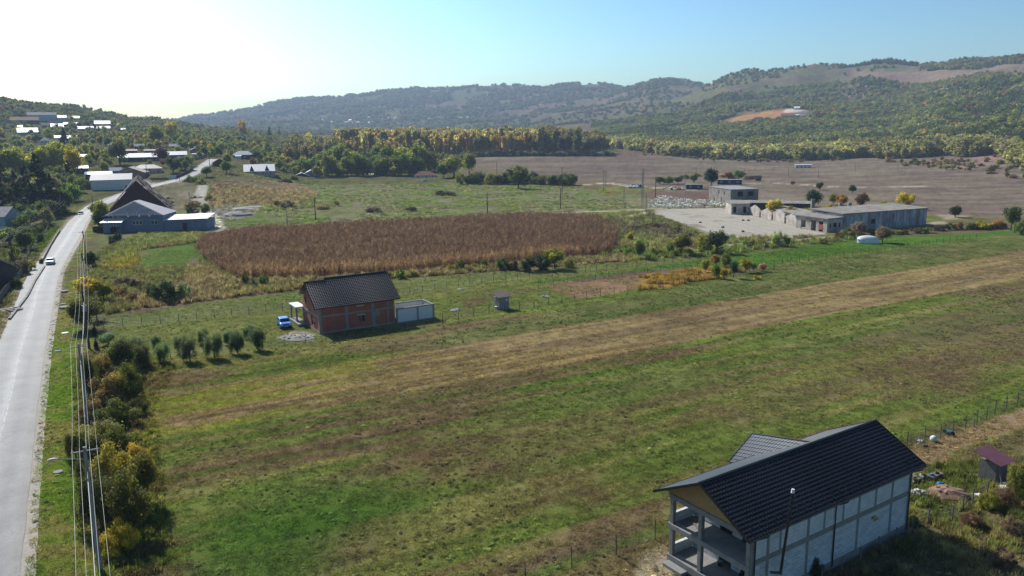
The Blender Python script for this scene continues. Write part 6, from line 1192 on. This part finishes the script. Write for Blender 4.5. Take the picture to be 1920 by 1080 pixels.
# undergrowth at the grove foot
x,y,u,r=samp(420,560,665,690,1000,16); forest('grove_margin',x,y,r.uniform(10,19,420),r.uniform(8,13,420),np.array([G_OLIVE,(.20,.17,.07),G_DARK,(.12,.13,.06),(.16,.14,.09)])[r.randint(0,5,420)],label='mixed trees at the left end of the poplar grove')
x,y,u,r=samp(700,640,1150,775,805,6); forest('grove_undergrowth',x,y,r.uniform(2,6,700),r.uniform(5,9,700),np.array([G_GREY,G_DARK,(.14,.11,.09),(.09,.10,.06)])[r.randint(0,4,700)],label='bushes at the foot of the poplar grove')
# valley forest on the right
x,y,u,r=samp(42000,1110,2050,430,1900,7); z=H(x,y)
edge=np.interp(u,[1110,1180,1260,1400,1530,1620,1700,1760,1830,1900,1960,2050],[1010,900,790,735,715,705,640,640,600,500,440,420]); nn_=fbm(x/70,y/90,51,4)
den=np.where(y<edge+260,1.,np.where(y<edge+560,np.where(nn_>.36,1.,.45),np.where(nn_>.50,.9,.28))); vine=np.array([at(*p)[:2] for p in ((1340,240),(1395,213),(1482,206),(1515,208),(1510,224),(1420,232))]); keep=(y>edge)&(r.uniform(0,1,len(x))<den)&(sdist(vine,x,y)<-12)
for hp_ in ([(1865,262),(1960,252),(1960,268),(1870,266)],[(1895,285),(1960,268),(1960,300),(1905,300)],[(1725,300),(1880,285),(1900,300),(1800,318)],[(1590,128),(1930,120),(1930,142),(1640,150)]): keep&=sdist(np.array([at(*p)[:2] for p in hp_]),x,y)<4
keep&=~((y>1750)&(u>1560)&(u<1700))
i=np.where(keep)[0]; x,y,u,nn_=x[i],y[i],u[i],nn_[i]; n=len(x); near=sst(150,0,y-edge[i]); c1=fbm(x/110,y/60,52,4); zn=sst(1000,1500,y)
wil=np.array((.24,.24,.12)); gr=np.array((.135,.155,.065)); dk=np.array((.06,.085,.04)); bn=np.array((.22,.13,.06)); TI=np.where((near>.5)[:,None],wil*np.where(u>1600,.8,1)[:,None],np.where((c1+r.normal(0,.03,n)>.55)[:,None],dk,gr)); pick=r.uniform(0,1,n)
TI=np.where((pick<.06)[:,None],bn,TI); TI=np.where(((pick>.93)&(u>1500))[:,None],np.array(G_YELG),TI); TI=TI*r.uniform(.75,1.25,(n,1))
hh=np.where(near>.5,r.uniform(8,13.5,n),r.uniform(7,13,n))*(1-.3*zn)
forest('valley_forest',x,y,hh,hh*r.uniform(.7,1.5,n),TI,label='mixed willow and oak forest filling the valley on the right')
x,y,u,r=samp(1600,1130,1960,430,820,8); edge2=np.interp(u,[1110,1180,1260,1400,1530,1620,1700,1760,1830,1900,1960],[950,850,740,690,680,660,560,520,470,430,380]); k=(y>edge2)&(fbm(x/25,y/25,53,3)>.45); 
m_=k.sum(); forest('plain_scrub',x[k],y[k],r.uniform(1.5,4,m_),r.uniform(3,7,m_),np.array([(.15,.12,.08),G_OLIVE,(.12,.12,.06),(.18,.11,.06)])[r.randint(0,4,m_)],label='low scrub bushes on the edge of the plain')
# far hills
x,y,u,r=samp(36000,330,2100,1900,5200,9); z=H(x,y); nn_=fbm(x/130,y/200,55,4); k=(z>20)&(nn_+r.normal(0,.05,len(x))>.46)&~((u>1560)&(y>2300))&(z>-5); k&=(u>430)|(y>3400)
x,y,u=x[k],y[k],u[k]; n=len(x); sc=1+sst(2000,4500,y)*1.1; TI=np.where((r.uniform(0,1,n)<.15)[:,None],np.array((.17,.11,.06)),np.array((.09,.115,.06)))*r.uniform(.8,1.2,(n,1))
forest('far_hill_woods',x,y,r.uniform(6,10,n)*sc,r.uniform(9,15,n)*sc,TI,label='bushes and woods on the far hills')
x,y,u,r=samp(4200,-300,560,880,1750,10); nn_=fbm(x/60,y/60,57,3); k=(nn_>.40); x,y=x[k],y[k]; n=len(x); forest('left_hill_woods',x,y,r.uniform(4,9,n),r.uniform(5,10,n),np.array([G_DARK,(.10,.11,.05),(.14,.12,.07),G_OLIVE])[r.randint(0,4,n)],label='woods covering the left hill')
# ridge line wood on the right
x,y,u,r=samp(2600,1560,2100,1700,2150,11); k=np.abs(y-np.interp(u,[1500,1650,1800,1920,2100],[2170,1990,1850,1710,1700]))<26; x,y=x[k],y[k]; n=len(x)
forest('ridge_wood',x,y,r.uniform(9,14,n),r.uniform(11,17,n),np.array([G_DARK,(.06,.075,.035),(.10,.07,.04)])[r.randint(0,3,n)],label='dark wood along the right hand ridge')
# ---------------------------------------------------------------- ground growth
TF=[tuft(s,16,.5,.42,.03,.55) for s in range(4)]
def cover(name,n,u0,u1,y0,y1,fn,seed,protos,hs_,ws_,lab,bright=1.25):
    x,y,u,r=samp(n,u0,u1,y0,y1,seed); k=fn(x,y,u); x,y=x[k],y[k]; n=len(x); tc=gcol(x,y)*bright*r.uniform(.45,1.6,(n,1)); w_=r.uniform(*ws_,n); scatter(name,np.stack([x,y,H(x,y)],1),np.stack([w_,w_,r.uniform(*hs_,n)],1),r.uniform(0,6.28,n),np.clip(tc,0,1),protos,label=lab)
HB=[((14.24,43.31),HT,0,19.6,0,8.3),((-30.16,114.95),BT,-1,20.2,-.3,12.6)]
def clear(x,y):
    k=pdist(LR[::20],x,y)>3.5
    for (o,t,a0,a1,b0,b1) in HB: dx=x-o[0];dy=y-o[1]; a=dx*math.cos(t)+dy*math.sin(t); b=-dx*math.sin(t)+dy*math.cos(t); k&=~((a>a0)&(a<a1)&(b>b0)&(b<b1))
    return k
cover('meadow_grass',78000,-60,2000,40,105,lambda x,y,u:clear(x,y)&(fbm(x/1.2,y/1.2,61,2)>.30),21,TF,(.14,.36),(.3,.75),'grass tufts of the near meadow',1.7)
cover('field_grass',42000,-60,2000,105,210,lambda x,y,u:clear(x,y)&(fbm(x/2,y/2,62,2)>.34),22,TF,(.16,.34),(.6,1.2),'grass tufts of the farther fields',1.6)
cover('weed_clumps',20000,-60,2000,42,190,lambda x,y,u:clear(x,y)&(fbm(x/7,y/7,77,3)>.46)&(sdist(STRIP,x,y)<0),33,[get_crown('shrub','lo',v) for v in (0,1,2)],(.08,.20),(.2,.48),'leafy weed clumps of the meadow',1.9)
SH=[get_crown('shrub','lo',v) for v in (0,1,2)]; WD=[tuft(s+9,26,1.,.45,.035,.35) for s in range(3)]
RGH=W([(190,470),(260,440),(380,438),(372,470),(440,525),(600,521),(760,512),(940,496),(1050,486),(1160,481),(1170,489),(1050,500),(740,522),(440,557),(335,571),(250,580),(200,590),(150,560)])
LAWNG=W([(255,470),(370,455),(378,500),(262,504)])
cover('rough_weeds',42000,130,1200,120,260,lambda x,y,u:(sdist(RGH,x,y)>0)&(sdist(LAWNG,x,y)<0),23,WD,(.4,1.3),(.6,1.5),'dry weeds and tall grass between maize and lawn',1.5)
R2=W([(1195,1100),(1700,1010),(1700,900),(1760,870),(1930,850),(1980,1100)]); cover('yard_weeds',5200,1500,2000,44,75,lambda x,y,u:(sdist(R2,x,y)>0)&clear(x,y)&(fbm(x/1.5,y/1.5,64,3)>.45),24,WD,(.25,.75),(.4,.9),'long tangled grass in the yard on the right',1.6)
R3=W([(230,690),(285,665),(330,690),(290,760),(300,860),(310,960),(330,1050),(250,1100),(200,1100),(150,900),(135,700),(180,660)]); cover('thicket_weeds',9000,-0,400,45,110,lambda x,y,u:(sdist(R3,x,y)>0),25,WD,(.25,.6),(.4,.9),'weeds at the foot of the roadside thicket',1.2)
R4=W([(1140,405),(1215,398),(1290,428),(1320,444),(1600,444),(1600,450),(1330,480),(1170,490),(1130,480)]); R5=W([(305,408),(305,350),(590,348),(590,388),(500,400),(400,388),(385,408)]); R6=W([(1200,520),(1310,504),(1390,505),(1340,523),(1200,545)])
cover('scrub_grass',26000,380,1640,180,420,lambda x,y,u:((sdist(R4,x,y)>0)|(sdist(R5,x,y)>0))&(pdist(TRACK,x,y)>3.5)&(pdist(PATH,x,y)>2.5)&(pdist(PATH4,x,y)>2),26,WD,(.6,1.6),(.9,2.2),'dry scrub around meadow and yard',1.5)
cover('garden_growth',9000,1180,1400,140,190,lambda x,y,u:(sdist(R6,x,y)>0)&(fbm(x/3,y/3,68,3)>.5),27,WD,(.35,1.0),(.6,1.2),'yellowing vines of the garden strip',1.2)
R7=W([(0,640),(30,560),(66,490),(110,425),(70,415),(0,440),(-60,600)]); cover('left_garden_weeds',9000,-160,120,105,300,lambda x,y,u:(sdist(R7,x,y)>0)&clear(x,y),28,WD,(.3,.9),(.7,1.4),'weeds in the left roadside gardens',1.0)
MW=W([(400,345),(600,342),(870,345),(1130,352),(1190,390),(1000,402),(700,416),(405,430)]); cover('meadow_weeds',26000,380,1230,240,520,lambda x,y,u:(sdist(MW,x,y)>0)&(fbm(x/12,y/12,66,3)>.48),29,WD,(.25,.7),(1.,2.2),'patchy weeds of the green meadow',1.6)
# maize: dry plants standing in rows
def maize(seed):
    r=np.random.RandomState(seed); V=[];Fq=[];L=[]
    for s in range(4):
        ox,oy=r.uniform(-.35,.35,2); h=r.uniform(.75,1.1); k=len(V); V+=[(ox-.02,oy,0),(ox+.02,oy,0),(ox+.012,oy,h),(ox-.012,oy,h)]; Fq.append((k,k+1,k+2,k+3)); L+=[(1,1,1)]*4
        for j in range(7):
            z=h*(.25+.1*j); a=r.uniform(0,6.3); l=r.uniform(.22,.38); dx,dy=math.cos(a),math.sin(a); k=len(V); w_=.045
            V+=[(ox-dy*w_*.5,oy+dx*w_*.5,z),(ox+dy*w_*.5,oy-dx*w_*.5,z),(ox+dx*l*.6+dy*w_,oy+dy*l*.6-dx*w_,z+.10),(ox+dx*l,oy+dy*l,z-.10),(ox+dx*l*.6-dy*w_,oy+dy*l*.6+dx*w_,z+.10)]; Fq+=[(k,k+1,k+2,k+4),(k+4,k+2,k+3)]; v=r.uniform(.7,1.35); L+=[(v,v,v)]*5
    me=bpy.data.meshes.new('maize_plant'); me.from_pydata(V,[],Fq); me.materials.append(MT['foliage']); a=me.attributes.new('lv','FLOAT_COLOR','POINT'); a.data.foreach_set('color',np.c_[np.array(L),np.ones(len(L))].astype(np.float32).ravel()); return me
bx=MAIZE.min(0); bX=MAIZE.max(0); r=np.random.RandomState(31); a_=[];rows=0.8
c=(bx+bX)/2; U_=np.arange(-130,130,.75); W_=np.arange(-110,110,.72); A,B=np.meshgrid(U_,W_); A=A+r.uniform(-.25,.25,A.shape); B=B+r.normal(0,.12,B.shape); X_=c[0]+A*SD[0]+B*SN[0]; Y_=c[1]+A*SD[1]+B*SN[1]; X_=X_.ravel();Y_=Y_.ravel(); k=(sdist(MAIZE,X_,Y_)+3.5*(fbm(X_/4,Y_/4,71,3)-.45)>0)&(r.uniform(0,1,len(X_))>.06+.5*sst(.62,.74,fbm(X_/6,Y_/3,73,3))); X_=X_[k];Y_=Y_[k]; n=len(X_)
pt=fbm(X_/25,Y_/10,72,3)[:,None]; nearf=sst(14,2,pdist(W([(450,522),(600,518),(760,507),(940,492),(1050,480)]),X_,Y_))[:,None]; base=np.array([.215,.118,.095])*(1-pt*.4)+np.array([.30,.22,.16])*pt*.4; base=base*(1-.5*nearf)+np.array([.44,.27,.17])*.5*nearf
hm_=2.3*r.uniform(.65,1.2,n)*(.8+.4*fbm(X_/8,Y_/8,74,3))
scatter('maize_field',np.stack([X_,Y_,np.zeros(n)],1),np.stack([np.full(n,1.),np.full(n,1.),hm_],1),r.uniform(0,6.28,n),np.clip(base*r.uniform(.6,1.4,(n,1)),0,1),[maize(s) for s in range(4)],label='dry brown maize standing in the field')
# ---------------------------------------------------------------- air
m=bpy.data.materials.new('air_haze'); m.use_nodes=True; nt=m.node_tree; nt.nodes.remove(nt.nodes['Principled BSDF']); pv=nt.nodes.new('ShaderNodeVolumePrincipled'); pv.inputs['Density'].default_value=HAZE; pv.inputs['Color'].default_value=(.60,.76,1,1); pv.inputs['Anisotropy'].default_value=0.; nt.links.new(pv.outputs[0],nt.nodes['Material Output'].inputs['Volume']); MT['air']=m
hz=MB().box(-7800,7800,-200,8200,-40,360).build('haze','air',kind='stuff')
